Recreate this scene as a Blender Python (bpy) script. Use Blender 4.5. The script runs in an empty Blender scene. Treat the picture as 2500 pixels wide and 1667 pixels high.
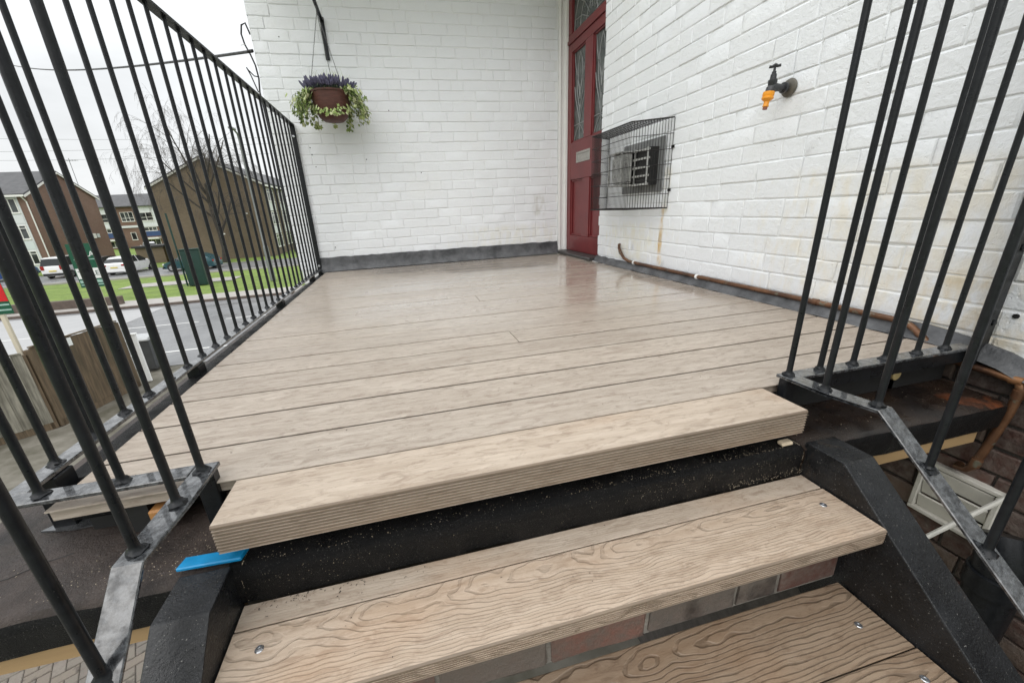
import bpy, bmesh, math, random
from mathutils import Vector, Matrix
random.seed(7)
R = math.radians
scene = bpy.context.scene
col = scene.collection

# ------------------------------------------------------------------ camera
cd = bpy.data.cameras.new('camera'); cam = bpy.data.objects.new('camera', cd); col.objects.link(cam)
cam.matrix_world = Matrix(((0.971341, 0.122987, -0.203398, 0.0), (-0.232289, 0.309792, -0.921993, 0.0), (-0.050382, 0.942817, 0.329482, 0.5), (0, 0, 0, 1)))
cd.sensor_width = 36.0; cd.lens = 13.7169; cd.shift_x = 0.017423; cd.shift_y = 0.002505
cd.clip_start = 0.02; cd.clip_end = 2000
scene.camera = cam

# ------------------------------------------------------------------ world: overcast sky
w = bpy.data.worlds.new('World'); scene.world = w; w.use_nodes = True
nt = w.node_tree; nt.nodes.clear()
def N(tree, t, **kw):
    n = tree.nodes.new(t)
    for k, v in kw.items(): setattr(n, k, v)
    return n
def L(tree, a, b): tree.links.new(a, b)
out = N(nt, 'ShaderNodeOutputWorld'); bg = N(nt, 'ShaderNodeBackground'); L(nt, bg.outputs[0], out.inputs[0])
sky = N(nt, 'ShaderNodeTexSky', sky_type='NISHITA'); sky.sun_disc = False
sky.sun_elevation = R(48); sky.sun_rotation = R(215); sky.air_density = 1.5; sky.dust_density = 4
tc = N(nt, 'ShaderNodeTexCoord'); sep = N(nt, 'ShaderNodeSeparateXYZ'); L(nt, tc.outputs['Generated'], sep.inputs[0])
mz = N(nt, 'ShaderNodeMath', operation='MAXIMUM'); L(nt, sep.outputs[2], mz.inputs[0]); mz.inputs[1].default_value = 0
pw = N(nt, 'ShaderNodeMath', operation='POWER'); L(nt, mz.outputs[0], pw.inputs[0]); pw.inputs[1].default_value = 1.6
ma = N(nt, 'ShaderNodeMath', operation='MULTIPLY_ADD'); L(nt, pw.outputs[0], ma.inputs[0]); ma.inputs[1].default_value = 1.25; ma.inputs[2].default_value = 0.80
mp = N(nt, 'ShaderNodeMapping'); L(nt, tc.outputs['Generated'], mp.inputs[0]); mp.inputs['Scale'].default_value = (1, 1, 2.4)
cn = N(nt, 'ShaderNodeTexNoise'); L(nt, mp.outputs[0], cn.inputs['Vector']); cn.inputs['Scale'].default_value = 2.6; cn.inputs['Detail'].default_value = 6; cn.inputs['Roughness'].default_value = .55
cr = N(nt, 'ShaderNodeMapRange'); L(nt, cn.outputs['Fac'], cr.inputs[0]); cr.inputs[1].default_value = .3; cr.inputs[2].default_value = .7; cr.inputs[3].default_value = .80; cr.inputs[4].default_value = 1.08
m2 = N(nt, 'ShaderNodeMath', operation='MULTIPLY'); L(nt, ma.outputs[0], m2.inputs[0]); L(nt, cr.outputs[0], m2.inputs[1])
vm = N(nt, 'ShaderNodeVectorMath', operation='SCALE'); vm.inputs[0].default_value = (0.965, 0.985, 1.0); L(nt, m2.outputs[0], vm.inputs['Scale'])
vs = N(nt, 'ShaderNodeVectorMath', operation='SCALE'); L(nt, sky.outputs[0], vs.inputs[0]); vs.inputs['Scale'].default_value = 0.10
mx = N(nt, 'ShaderNodeMix', data_type='RGBA'); mx.inputs[0].default_value = 0.92
L(nt, vs.outputs[0], mx.inputs[6]); L(nt, vm.outputs[0], mx.inputs[7]); L(nt, mx.outputs[2], bg.inputs[0]); bg.inputs[1].default_value = 1.0
# ------------------------------------------------------------------ veiled sun
sd = bpy.data.lights.new('sun', 'SUN'); so = bpy.data.objects.new('sun', sd); col.objects.link(so)
sd.energy = 0.75; sd.angle = R(55); sd.color = (1.0, 0.985, 0.965)
so.rotation_euler = (R(42), 0, R(-35)); so.location = (-3, -4, 8)
# ------------------------------------------------------------------ exposure
scene.view_settings.view_transform = 'Standard'; scene.view_settings.look = 'None'
scene.view_settings.exposure = 0.32; scene.view_settings.gamma = 1.0; scene.view_settings.use_curve_mapping = False
scene.render.engine = 'CYCLES'
scene.cycles.max_bounces = 8; scene.cycles.diffuse_bounces = 4; scene.cycles.glossy_bounces = 3

# ================================================================== helpers
W = {}                     # world location of thing roots
def tag(o, label=None, cat=None, group=None, kind=None):
    if label: o['label'] = label
    if cat: o['category'] = cat
    if group: o['group'] = group
    if kind: o['kind'] = kind
    return o
def thing(name, label, cat, loc=(0, 0, 0), rz=0, group=None):
    o = bpy.data.objects.new(name, None); col.objects.link(o)
    o.empty_display_size = .1; o.location = loc; o.rotation_euler = (0, 0, rz); W[o] = Vector(loc)
    return tag(o, label, cat, group)
class MB:
    def __init__(s): s.v = []; s.f = []
    def add(s, vs, fs):
        b = len(s.v); s.v += [tuple(p) for p in vs]; s.f += [tuple(b + i for i in q) for q in fs]; return s
    def box(s, x0, x1, y0, y1, z0, z1):
        return s.add([(x0, y0, z0), (x1, y0, z0), (x1, y1, z0), (x0, y1, z0), (x0, y0, z1), (x1, y0, z1), (x1, y1, z1), (x0, y1, z1)],
                     [(0, 3, 2, 1), (4, 5, 6, 7), (0, 1, 5, 4), (1, 2, 6, 5), (2, 3, 7, 6), (3, 0, 4, 7)])
    def obox(s, c, ax, ay, az):
        c = Vector(c); ax = Vector(ax); ay = Vector(ay); az = Vector(az); P = []
        for k in (-1, 1):
            for i, j in ((-1, -1), (1, -1), (1, 1), (-1, 1)): P.append(c + ax * i + ay * j + az * k)
        return s.add(P, [(0, 3, 2, 1), (4, 5, 6, 7), (0, 1, 5, 4), (1, 2, 6, 5), (2, 3, 7, 6), (3, 0, 4, 7)])
    def prism(s, poly, fn, t0, t1, nt_=1):
        n = len(poly); P = []; F = []
        for k in range(nt_ + 1):
            t = t0 + (t1 - t0) * k / nt_
            P += [fn(u, v, t) for u, v in poly]
        for k in range(nt_):
            for i in range(n):
                j = (i + 1) % n; F.append((k * n + i, k * n + j, (k + 1) * n + j, (k + 1) * n + i))
        F.append(tuple(range(n - 1, -1, -1))); F.append(tuple(range(nt_ * n, nt_ * n + n)))
        return s.add(P, F)
    def tube(s, pts, r, n=8, closed=False):
        pts = [Vector(p) for p in pts]; m = len(pts)
        rs = r if isinstance(r, (list, tuple)) else [r] * m
        P = []; F = []; u = None
        for i, p in enumerate(pts):
            a = pts[i - 1] if (i > 0 or closed) else p; b = pts[(i + 1) % m] if (i < m - 1 or closed) else p
            t = (b - a)
            if t.length < 1e-9: t = Vector((0, 0, 1))
            t.normalize()
            if u is None:
                u = t.orthogonal().normalized()
            else:
                u = (u - t * u.dot(t))
                u = u.normalized() if u.length > 1e-6 else t.orthogonal().normalized()
            q = t.cross(u)
            for k in range(n):
                an = 2 * math.pi * k / n; P.append(p + (u * math.cos(an) + q * math.sin(an)) * rs[i])
        for i in range(m if closed else m - 1):
            for k in range(n):
                a = i * n + k; b = i * n + (k + 1) % n; c2 = ((i + 1) % m) * n + (k + 1) % n; d = ((i + 1) % m) * n + k
                F.append((a, b, c2, d))
        if not closed:
            F.append(tuple(range(n - 1, -1, -1))); F.append(tuple((m - 1) * n + k for k in range(n)))
        return s.add(P, F)
    def lathe(s, prof, o, ax, n=12):
        ax = Vector(ax).normalized(); u = ax.orthogonal().normalized(); q = ax.cross(u); o = Vector(o); P = []; F = []
        for r_, h in prof:
            for k in range(n):
                an = 2 * math.pi * k / n; P.append(o + ax * h + (u * math.cos(an) + q * math.sin(an)) * r_)
        for i in range(len(prof) - 1):
            for k in range(n):
                F.append((i * n + k, i * n + (k + 1) % n, (i + 1) * n + (k + 1) % n, (i + 1) * n + k))
        F.append(tuple(range(n - 1, -1, -1))); F.append(tuple((len(prof) - 1) * n + k for k in range(n)))
        return s.add(P, F)
    def mesh(s, name, m, off=(0, 0, 0), smooth=False):
        me = bpy.data.meshes.new(name); o = Vector(off)
        me.from_pydata([tuple(Vector(p) - o) for p in s.v], [], s.f); me.materials.append(m)
        bm = bmesh.new(); bm.from_mesh(me); bmesh.ops.recalc_face_normals(bm, faces=bm.faces); bm.to_mesh(me); bm.free()
        if smooth:
            me.polygons.foreach_set('use_smooth', [True] * len(me.polygons)); me.set_sharp_from_angle(angle=R(38))
        return me
    def build(s, name, m, parent=None, smooth=False, bevel=0, local=False, org=None, seg=1):
        off = (0, 0, 0)
        if parent is not None and not local: off = W[parent]
        elif parent is None:
            if org is None:
                xs = [p[0] for p in s.v]; ys = [p[1] for p in s.v]; zs = [p[2] for p in s.v]
                org = ((min(xs) + max(xs)) / 2, (min(ys) + max(ys)) / 2, min(zs))
            off = org
        o = bpy.data.objects.new(name, s.mesh(name, m, off, smooth)); col.objects.link(o)
        if parent is not None:
            o.parent = parent; W[o] = W[parent]
        else: o.location = off; W[o] = Vector(off)
        if bevel:
            b = o.modifiers.new('bevel', 'BEVEL'); b.width = bevel; b.segments = seg; b.limit_method = 'ANGLE'; b.angle_limit = R(40)
        return o
def copy_part(o, parent, loc):
    c = o.copy(); col.objects.link(c); c.parent = parent; c.location = loc; W[c] = W.get(parent, Vector()); return c
def copy_tree(o, parent=None):
    c = o.copy(); col.objects.link(c); c.parent = parent
    for ch in list(o.children): copy_tree(ch, c)
    return c

# ================================================================== materials
M = {}
def newmat(name):
    m = bpy.data.materials.new(name); m.use_nodes = True; t = m.node_tree; t.nodes.clear()
    o = N(t, 'ShaderNodeOutputMaterial'); b = N(t, 'ShaderNodeBsdfPrincipled'); L(t, b.outputs[0], o.inputs[0]); M[name] = m
    return m, t, b
def pos(t, scale=(1, 1, 1), rnd=0.0, obj=False):
    if obj:
        g = N(t, 'ShaderNodeTexCoord'); v = g.outputs['Object']
    else:
        g = N(t, 'ShaderNodeNewGeometry'); v = g.outputs['Position']
    if rnd:
        oi = N(t, 'ShaderNodeObjectInfo'); ms = N(t, 'ShaderNodeVectorMath', operation='SCALE'); cv = N(t, 'ShaderNodeCombineXYZ')
        for i in range(3): L(t, oi.outputs['Random'], cv.inputs[i])
        L(t, cv.outputs[0], ms.inputs[0]); ms.inputs['Scale'].default_value = rnd
        ad = N(t, 'ShaderNodeVectorMath', operation='ADD'); L(t, v, ad.inputs[0]); L(t, ms.outputs[0], ad.inputs[1]); v = ad.outputs[0]
    mpn = N(t, 'ShaderNodeMapping'); mpn.inputs['Scale'].default_value = scale; L(t, v, mpn.inputs[0]); return mpn.outputs[0]
def noise(t, vec, scale, detail=4, rough=.55, dist=0.0):
    n = N(t, 'ShaderNodeTexNoise'); L(t, vec, n.inputs['Vector']); n.inputs['Scale'].default_value = scale
    n.inputs['Detail'].default_value = detail; n.inputs['Roughness'].default_value = rough; n.inputs['Distortion'].default_value = dist
    return n.outputs['Fac']
def rng(t, x, a, b, c=0.0, d=1.0, smooth=False):
    n = N(t, 'ShaderNodeMapRange'); L(t, x, n.inputs[0])
    if smooth: n.interpolation_type = 'SMOOTHSTEP'
    for i, v in enumerate((a, b, c, d)): n.inputs[i + 1].default_value = v
    return n.outputs[0]
def mix(t, f, a, b):
    n = N(t, 'ShaderNodeMix', data_type='RGBA')
    if hasattr(f, 'node'): L(t, f, n.inputs[0])
    else: n.inputs[0].default_value = f
    for i, v in ((6, a), (7, b)):
        if hasattr(v, 'node'): L(t, v, n.inputs[i])
        else: n.inputs[i].default_value = (*v, 1) if len(v) == 3 else v
    return n.outputs[2]
def math_(t, op, a, b=0.0, c=None):
    n = N(t, 'ShaderNodeMath', operation=op)
    for i, v in enumerate((a, b) if c is None else (a, b, c)):
        if hasattr(v, 'node'): L(t, v, n.inputs[i])
        else: n.inputs[i].default_value = v
    return n.outputs[0]
def bump(t, b, h, strength, dist=.01):
    n = N(t, 'ShaderNodeBump'); n.inputs['Strength'].default_value = strength; n.inputs['Distance'].default_value = dist
    L(t, h, n.inputs['Height']); L(t, n.outputs[0], b.inputs['Normal']); return n
def simple(name, c, rough=.5, metal=0.0, var=.15, ns=12, bmp=0.0, bs=60, c2=None, rvar=0.1, stretch=(1, 1, 1), dist=.004, spec=.5, obj=False):
    m, t, b = newmat(name); p = pos(t, stretch, rnd=3.0, obj=obj)
    f = rng(t, noise(t, p, ns, 5, .6), .3, .7)
    ca = tuple(x * (1 - var) for x in c); cb = c2 if c2 else tuple(min(1, x * (1 + var)) for x in c)
    L(t, mix(t, f, ca, cb), b.inputs['Base Color'])
    rr = rng(t, noise(t, p, ns * 1.7, 3), .3, .7, max(.02, rough - rvar), min(1, rough + rvar)); L(t, rr, b.inputs['Roughness'])
    b.inputs['Metallic'].default_value = metal; b.inputs['Specular IOR Level'].default_value = spec
    if bmp: bump(t, b, noise(t, p, bs, 5, .6), bmp, dist)
    return m

# painted brick: thick white masonry paint over rough brick
def painted(name, stains):
    m, t, b = newmat(name); p = pos(t); pr_ = pos(t, rnd=5.0)
    base = mix(t, rng(t, noise(t, p, 1.3, 3), .35, .7), (.825, .845, .865), (.86, .88, .90))
    base = mix(t, rng(t, noise(t, p, 2.2, 4, .6), .58, .78, 0, .25), base, (.82, .815, .76))
    chips = rng(t, noise(t, pr_, 55, 2, .5), .74, .79); base = mix(t, math_(t, 'MULTIPLY', chips, .14), base, (.42, .41, .38))
    sx = N(t, 'ShaderNodeSeparateXYZ'); g = N(t, 'ShaderNodeNewGeometry'); L(t, g.outputs['Position'], sx.inputs[0])
    for (axis, c0, wd, z0, z1, colr, amt) in stains:
        ww = noise(t, pos(t, (1, 1, .35)), 30, 3); off = math_(t, 'MULTIPLY_ADD', ww, wd * 1.6, -wd * .8)
        d = math_(t, 'ABSOLUTE', math_(t, 'SUBTRACT', math_(t, 'ADD', sx.outputs[axis], off), c0))
        k = rng(t, d, wd * .2, wd, 1, 0, True)
        k = math_(t, 'MULTIPLY', k, rng(t, sx.outputs[2], z0, z0 + .03, 0, 1)); k = math_(t, 'MULTIPLY', k, rng(t, sx.outputs[2], z1 - .05, z1, 1, 0))
        k = math_(t, 'MULTIPLY', k, rng(t, noise(t, pos(t, (1, 1, .5)), 16, 4), .35, .62, 0, amt))
        base = mix(t, k, base, colr)
    L(t, base, b.inputs['Base Color']); b.inputs['Roughness'].default_value = .5; b.inputs['Specular IOR Level'].default_value = .4
    n1 = noise(t, pr_, 34, 5, .62, .6); n2 = noise(t, pr_, 150, 3, .6)
    pit = rng(t, noise(t, pr_, 60, 2, .5), .66, .76, 0, -1.0)
    h = math_(t, 'ADD', math_(t, 'MULTIPLY', n1, 1.0), math_(t, 'MULTIPLY', n2, .22)); h = math_(t, 'ADD', h, math_(t, 'MULTIPLY', pit, .28))
    bump(t, b, h, .8, .005); return m
painted('paint_back', [(0, 1.45, .09, .38, .62, (.50, .49, .42), .55), (0, 1.2, .8, .1, .34, (.76, .74, .60), .45)])
painted('paint_side', [(1, 2.40, .030, .05, .48, (.62, .40, .13), .95), (1, 2.37, .05, .40, .70, (.72, .62, .34), .55), (1, 2.75, .5, .05, .36, (.78, .74, .55), .5), (1, .95, .85, .02, .60, (.80, .72, .55), .5), (1, .75, .35, .0, .25, (.66, .52, .30), .6)])

# composite deck boards
def deckmat(name, ca, cb, wet, rings, ringscale=34, groove=.55, dark=.35):
    m, t, b = newmat(name); p = pos(t, (.09, 1, 1), rnd=7.0); g = pos(t)
    f1 = rng(t, noise(t, p, 60, 6, .65, .4), .32, .68); f2 = rng(t, noise(t, g, 2.3, 4), .35, .68)
    base = mix(t, f1, ca, cb); base = mix(t, math_(t, 'MULTIPLY', f2, .22), base, tuple(x * .8 for x in ca))
    oi = N(t, 'ShaderNodeObjectInfo'); hs = N(t, 'ShaderNodeHueSaturation'); L(t, rng(t, oi.outputs['Random'], 0, 1, .95, 1.05), hs.inputs['Value']); L(t, base, hs.inputs['Color']); base = hs.outputs[0]
    bf = rng(t, noise(t, pos(t, (.32, 1, 1), rnd=9.0), 62, 6, .72, .8), .49, .64, 0, .55); base = mix(t, bf, base, (ca[0] * .60, ca[1] * .54, ca[2] * .50))
    fine = noise(t, pos(t, (.25, 1, 1), rnd=9.0), 80, 6, .72, .6); h = math_(t, 'MULTIPLY', fine, 1.8)
    if rings:
        tcg = N(t, 'ShaderNodeTexCoord'); gx = N(t, 'ShaderNodeSeparateXYZ'); L(t, tcg.outputs['Generated'], gx.inputs[0])
        r1 = math_(t, 'MULTIPLY_ADD', oi.outputs['Random'], 1.1, -1.05); r2 = math_(t, 'MULTIPLY_ADD', oi.outputs['Random'], .9, -.95)
        cv = N(t, 'ShaderNodeCombineXYZ'); L(t, math_(t, 'MULTIPLY', math_(t, 'ADD', gx.outputs[0], r1), .085), cv.inputs[0]); L(t, math_(t, 'MULTIPLY', math_(t, 'ADD', gx.outputs[1], r2), .14), cv.inputs[1]); cv.inputs[2].default_value = .01
        nz = noise(t, pos(t, (.35, 1, 1), rnd=3.1), 17, 2, .5); nv = N(t, 'ShaderNodeCombineXYZ'); L(t, math_(t, 'MULTIPLY_ADD', nz, .030, -.015), nv.inputs[1]); nz2 = noise(t, pos(t, (1.0, 1, 1), rnd=1.7), 9, 2, .5); L(t, math_(t, 'MULTIPLY_ADD', nz2, .035, -.0175), nv.inputs[0])
        ad = N(t, 'ShaderNodeVectorMath', operation='ADD'); L(t, cv.outputs[0], ad.inputs[0]); L(t, nv.outputs[0], ad.inputs[1])
        wv = N(t, 'ShaderNodeTexWave', wave_type='RINGS', rings_direction='SPHERICAL', wave_profile='SIN'); L(t, ad.outputs[0], wv.inputs['Vector'])
        wv.inputs['Scale'].default_value = ringscale; wv.inputs['Distortion'].default_value = 2.5; wv.inputs['Detail'].default_value = 2.0; wv.inputs['Detail Scale'].default_value = 1.2; wv.inputs['Detail Roughness'].default_value = .5
        line = rng(t, wv.outputs['Fac'], .02, .30, 1, 0, True); brk = rng(t, noise(t, pos(t, (.5, 1, 1), rnd=5), 30, 3), .3, .5, .25, 1); line = math_(t, 'MULTIPLY', line, brk)
        base = mix(t, math_(t, 'MULTIPLY', line, groove * .5), base, tuple(x * dark for x in ca))
        tint = rng(t, noise(t, pos(t, (.4, 1, 1), rnd=4), 6, 3), .52, .75, 0, .40); base = mix(t, tint, base, (ca[0] * 1.08, ca[1] * .82, ca[2] * .6))
        h = math_(t, 'SUBTRACT', math_(t, 'MULTIPLY', h, .35), math_(t, 'MULTIPLY', line, 1.6 * groove))
    film = rng(t, noise(t, pos(t, (.6, 1, 1)), 1.7, 4, .55), .40, .62, 0, 1, True)
    if wet:
        sx = N(t, 'ShaderNodeSeparateXYZ'); L(t, g, sx.inputs[0])
        pud = math_(t, 'MULTIPLY', rng(t, sx.outputs[1], .95, 2.1, 0, 1, True), rng(t, sx.outputs[0], -.6, 0, .45, 1, True))
        film = math_(t, 'MULTIPLY', math_(t, 'ADD', math_(t, 'MULTIPLY', film, .35), .65), pud)
        hb = math_(t, 'MULTIPLY', h, rng(t, film, 0, 1, 1, .10))
        streak = rng(t, noise(t, pos(t, (.35, 1, 1), rnd=1), 24, 4, .65), .5, .72, 0, .22); base = mix(t, streak, base, (ca[0] * .62, ca[1] * .52, ca[2] * .47))
        L(t, rng(t, film, 0, 1, .50, .20), b.inputs['Roughness'])
        L(t, rng(t, film, 0, 1, 0.05, 1.0), b.inputs['Coat Weight']); L(t, rng(t, film, 0, 1, .28, .085), b.inputs['Coat Roughness']); b.inputs['Coat IOR'].default_value = 1.50
        h = hb
    else:
        L(t, rng(t, film, 0, 1, .55, .38), b.inputs['Roughness'])
    L(t, base, b.inputs['Base Color']); bump(t, b, h, .55, .0035); return m
deckmat('deck', (.375, .312, .252), (.53, .462, .39), True, False)
deckmat('nosing', (.41, .328, .252), (.56, .47, .38), False, True, 26, .10)
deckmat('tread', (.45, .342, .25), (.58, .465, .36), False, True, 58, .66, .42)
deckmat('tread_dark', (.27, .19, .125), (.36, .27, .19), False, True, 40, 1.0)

simple('dark_front_edge', (.235, .180, .132), .6, var=.28, ns=20, stretch=(.12, 1, 1), bmp=.12, bs=40)  # darker brown for the front faces of the nosing and treads
# wet black steel
m, t, b = newmat('black_steel'); p = pos(t)
L(t, mix(t, rng(t, noise(t, p, 60, 4), .35, .7), mix(t, rng(t, noise(t, p, 330, 2, .5), .70, .74, 0, .5), (.0075, .0085, .010), (.12, .12, .12)), (.013, .0145, .017)), b.inputs['Base Color'])
L(t, rng(t, noise(t, p, 24, 4, .6), .35, .65, .26, .42), b.inputs['Roughness']); b.inputs['Specular IOR Level'].default_value = .30; bump(t, b, noise(t, p, 160, 4, .6), .3, .0015)
m, t, b = newmat('stringer_paint'); p = pos(t)
k = mix(t, rng(t, noise(t, p, 14, 5, .65), .40, .68), (.006, .0065, .0075), (.017, .0185, .021)); k = mix(t, rng(t, noise(t, p, 300, 2, .5), .69, .73, 0, .7), k, (.28, .27, .25))
k = mix(t, rng(t, noise(t, pos(t, (1, 1, .4)), 9, 5, .7), .60, .68, 0, .5), k, (.050, .038, .028)); L(t, k, b.inputs['Base Color'])
L(t, rng(t, noise(t, p, 17, 5, .6), .35, .65, .14, .5), b.inputs['Roughness']); bump(t, b, math_(t, 'ADD', noise(t, p, 220, 4, .6), math_(t, 'MULTIPLY', noise(t, p, 22, 4), 2.0)), .5, .003)
m, t, b = newmat('rail_steel'); p = pos(t)
k = rng(t, noise(t, p, 95, 5, .65), .42, .62)
L(t, mix(t, k, (.014, .015, .017), (.085, .090, .096)), b.inputs['Base Color']); L(t, rng(t, noise(t, p, 38, 5, .65), .38, .58, .25, 1.0), b.inputs['Coat Weight']); b.inputs['Coat Roughness'].default_value = .04; b.inputs['Coat IOR'].default_value = 1.75
L(t, rng(t, noise(t, p, 30, 4, .6), .35, .65, .14, .32), b.inputs['Roughness']); bump(t, b, noise(t, p, 55, 5, .65), .22, .0025)
m, t, b = newmat('bitumen'); p = pos(t)
sp = rng(t, noise(t, p, 420, 2, .5), .66, .72); L(t, mix(t, math_(t, 'MULTIPLY', sp, .55), (.0042, .0042, .0046), (.20, .19, .17)), b.inputs['Base Color'])
L(t, rng(t, noise(t, p, 12, 4), .35, .65, .22, .55), b.inputs['Roughness']); b.inputs['Specular IOR Level'].default_value = .22; bump(t, b, noise(t, p, 380, 4, .7), 1.0, .004)
m, t, b = newmat('wet_slab'); p = pos(t)
k = mix(t, rng(t, noise(t, p, 7, 5, .6), .35, .65), (.010, .007, .006), (.070, .053, .045)); k = mix(t, rng(t, noise(t, p, 240, 3), .62, .72, 0, .4), k, (.20, .18, .165))
L(t, k, b.inputs['Base Color']); L(t, rng(t, noise(t, p, 9, 4), .35, .65, .12, .5), b.inputs['Roughness']); b.inputs['Specular IOR Level'].default_value = .35; bump(t, b, noise(t, p, 150, 6, .75), .9, .005)
m, t, b = newmat('rusty_slab'); p = pos(t)
k = mix(t, rng(t, noise(t, p, 6, 4, .6), .4, .66), (.010, .007, .006), (.030, .018, .012)); k = mix(t, rng(t, noise(t, p, 5, 4, .6), .56, .66), k, (.15, .045, .017))
L(t, k, b.inputs['Base Color']); L(t, rng(t, noise(t, p, 14, 4), .35, .65, .12, .5), b.inputs['Roughness']); bump(t, b, noise(t, p, 120, 5, .7), .5, .003)
m, t, b = newmat('copper'); p = pos(t)
k = mix(t, rng(t, noise(t, p, 11, 5, .6), .35, .65), (.085, .042, .026), (.20, .098, .050)); k = mix(t, rng(t, noise(t, p, 34, 4), .60, .68), k, (.17, .16, .12)); k = mix(t, rng(t, noise(t, p, 5, 4), .6, .7), k, (.33, .16, .07))
L(t, k, b.inputs['Base Color']); b.inputs['Metallic'].default_value = .45; L(t, rng(t, noise(t, p, 20, 4), .3, .7, .25, .55), b.inputs['Roughness']); bump(t, b, noise(t, p, 90, 4), .3, .002)
m, t, b = newmat('lead'); p = pos(t)
k = mix(t, rng(t, noise(t, pos(t, (1, 1, 1)), 9, 5, .65), .35, .65), (.045, .047, .05), (.135, .138, .145)); k = mix(t, rng(t, noise(t, p, 60, 4, .7), .6, .72, 0, .6), k, (.03, .031, .033))
L(t, k, b.inputs['Base Color']); L(t, rng(t, noise(t, p, 15, 4), .3, .7, .3, .6), b.inputs['Roughness']); bump(t, b, noise(t, p, 26, 5, .6), .6, .008)
# dark old brick, brick of the risers, far brick
def brickpiece(name, cols_, rough=.7):
    m, t, b = newmat(name); p = pos(t, rnd=4.0); oi = N(t, 'ShaderNodeObjectInfo')
    rp = N(t, 'ShaderNodeValToRGB'); rp.color_ramp.interpolation = 'CONSTANT'; L(t, oi.outputs['Random'], rp.inputs[0])
    els = rp.color_ramp.elements
    while len(els) < len(cols_): els.new(.5)
    for i, c in enumerate(cols_): els[i].position = i / len(cols_); els[i].color = (*c, 1)
    k = mix(t, rng(t, noise(t, p, 30, 5, .65), .35, .7), rp.outputs[0], (.16, .13, .11)); k = mix(t, rng(t, noise(t, p, 9, 4), .55, .7, 0, .75), k, (.025, .018, .015))
    L(t, k, b.inputs['Base Color']); b.inputs['Roughness'].default_value = rough; bump(t, b, noise(t, p, 70, 5, .65), .8, .006); return m
brickpiece('old_brick', [(.10, .040, .028), (.075, .034, .026), (.13, .085, .062), (.055, .030, .024)])
brickpiece('riser_brick', [(.19, .075, .055), (.13, .115, .10), (.16, .14, .12), (.10, .045, .035), (.21, .11, .085)])
def farbrick(name, ca, cb, mort):
    m, t, b = newmat(name); tcn = N(t, 'ShaderNodeNewGeometry'); sx = N(t, 'ShaderNodeSeparateXYZ'); L(t, tcn.outputs['Position'], sx.inputs[0])
    cv = N(t, 'ShaderNodeCombineXYZ'); L(t, math_(t, 'ADD', sx.outputs[0], sx.outputs[1]), cv.inputs[0]); L(t, sx.outputs[2], cv.inputs[1])
    br = N(t, 'ShaderNodeTexBrick'); L(t, cv.outputs[0], br.inputs['Vector']); br.inputs['Scale'].default_value = 1.0
    br.inputs['Brick Width'].default_value = .225; br.inputs['Row Height'].default_value = .075; br.inputs['Mortar Size'].default_value = .010
    br.inputs['Color1'].default_value = (*ca, 1); br.inputs['Color2'].default_value = (*cb, 1); br.inputs['Mortar'].default_value = (*mort, 1)
    k = mix(t, rng(t, noise(t, tcn.outputs['Position'], .35, 4), .35, .7, 0, .45), br.outputs[0], tuple(x * .55 for x in ca)); L(t, k, b.inputs['Base Color']); b.inputs['Roughness'].default_value = .85; return m
farbrick('brick_red', (.20, .108, .075), (.25, .14, .10), (.20, .17, .145)); farbrick('brick_brown', (.145, .105, .064), (.18, .132, .085), (.155, .13, .10))
simple('mortar_white', (.83, .84, .84), .55, bmp=.5, bs=70, var=.04); simple('mortar_dark', (.075, .066, .058), .85, bmp=.8, bs=90, var=.35)
simple('mortar_riser', (.21, .195, .17), .85, bmp=.8, bs=90, var=.35)
simple('white_paint', (.80, .80, .78), .35, var=.03, bmp=.1, bs=40); simple('upvc', (.78, .77, .73), .3, var=.05, bmp=.05)
simple('vent_white', (.62, .60, .54), .35, var=.12, ns=14); simple('white_dirty', (.52, .51, .46), .5, var=.2, ns=9)
m, t, b = newmat('red_door'); p = pos(t)
L(t, mix(t, rng(t, noise(t, p, 6, 4), .35, .7), (.145, .019, .021), (.18, .025, .027)), b.inputs['Base Color']); b.inputs['Roughness'].default_value = .34; bump(t, b, noise(t, pos(t, (1, 1, .15)), 60, 4), .15, .003)
m, t, b = newmat('door_glass'); p = pos(t)
L(t, mix(t, rng(t, noise(t, p, 9, 4), .35, .7), (.035, .042, .040), (.11, .125, .12)), b.inputs['Base Color']); b.inputs['Roughness'].default_value = .12; bump(t, b, noise(t, p, 45, 3), .25, .004)
simple('lead_came', (.30, .31, .31), .4, metal=.4, var=.2); simple('letter_metal', (.42, .41, .38), .38, metal=.6, var=.12, ns=30)
simple('dark_sill', (.05, .048, .047), .45, var=.3, ns=14, bmp=.4, bs=40)
simple('cage_wire', (.010, .008, .0075), .45, metal=.3, var=.5, ns=40); simple('flue_grey', (.58, .58, .56), .34, metal=.6, var=.3, ns=24, bmp=.15)
simple('flue_dark', (.012, .012, .012), .6); simple('flue_plate', (.20, .205, .205), .5, var=.2)
simple('tap_black', (.028, .029, .032), .35, var=.3, bmp=.2, bs=200); simple('tap_orange', (.85, .33, .015), .35, var=.08); simple('tap_plate', (.135, .125, .105), .5, metal=.35, var=.25, ns=40)
simple('tap_tip', (.25, .085, .045), .4, var=.1)
simple('basket_liner', (.085, .030, .020), .6, var=.25, ns=18, bmp=.5, bs=70, stretch=(1, 1, 4)); simple('chain', (.10, .10, .10), .4, metal=.6)
simple('lavender', (.085, .080, .135), .7, var=.4, ns=60); simple('dark_leaf', (.03, .05, .028), .6, var=.4, ns=40)
m, t, b = newmat('ivy'); g = N(t, 'ShaderNodeNewGeometry'); rp = N(t, 'ShaderNodeValToRGB'); L(t, g.outputs['Random Per Island'], rp.inputs[0])
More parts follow.
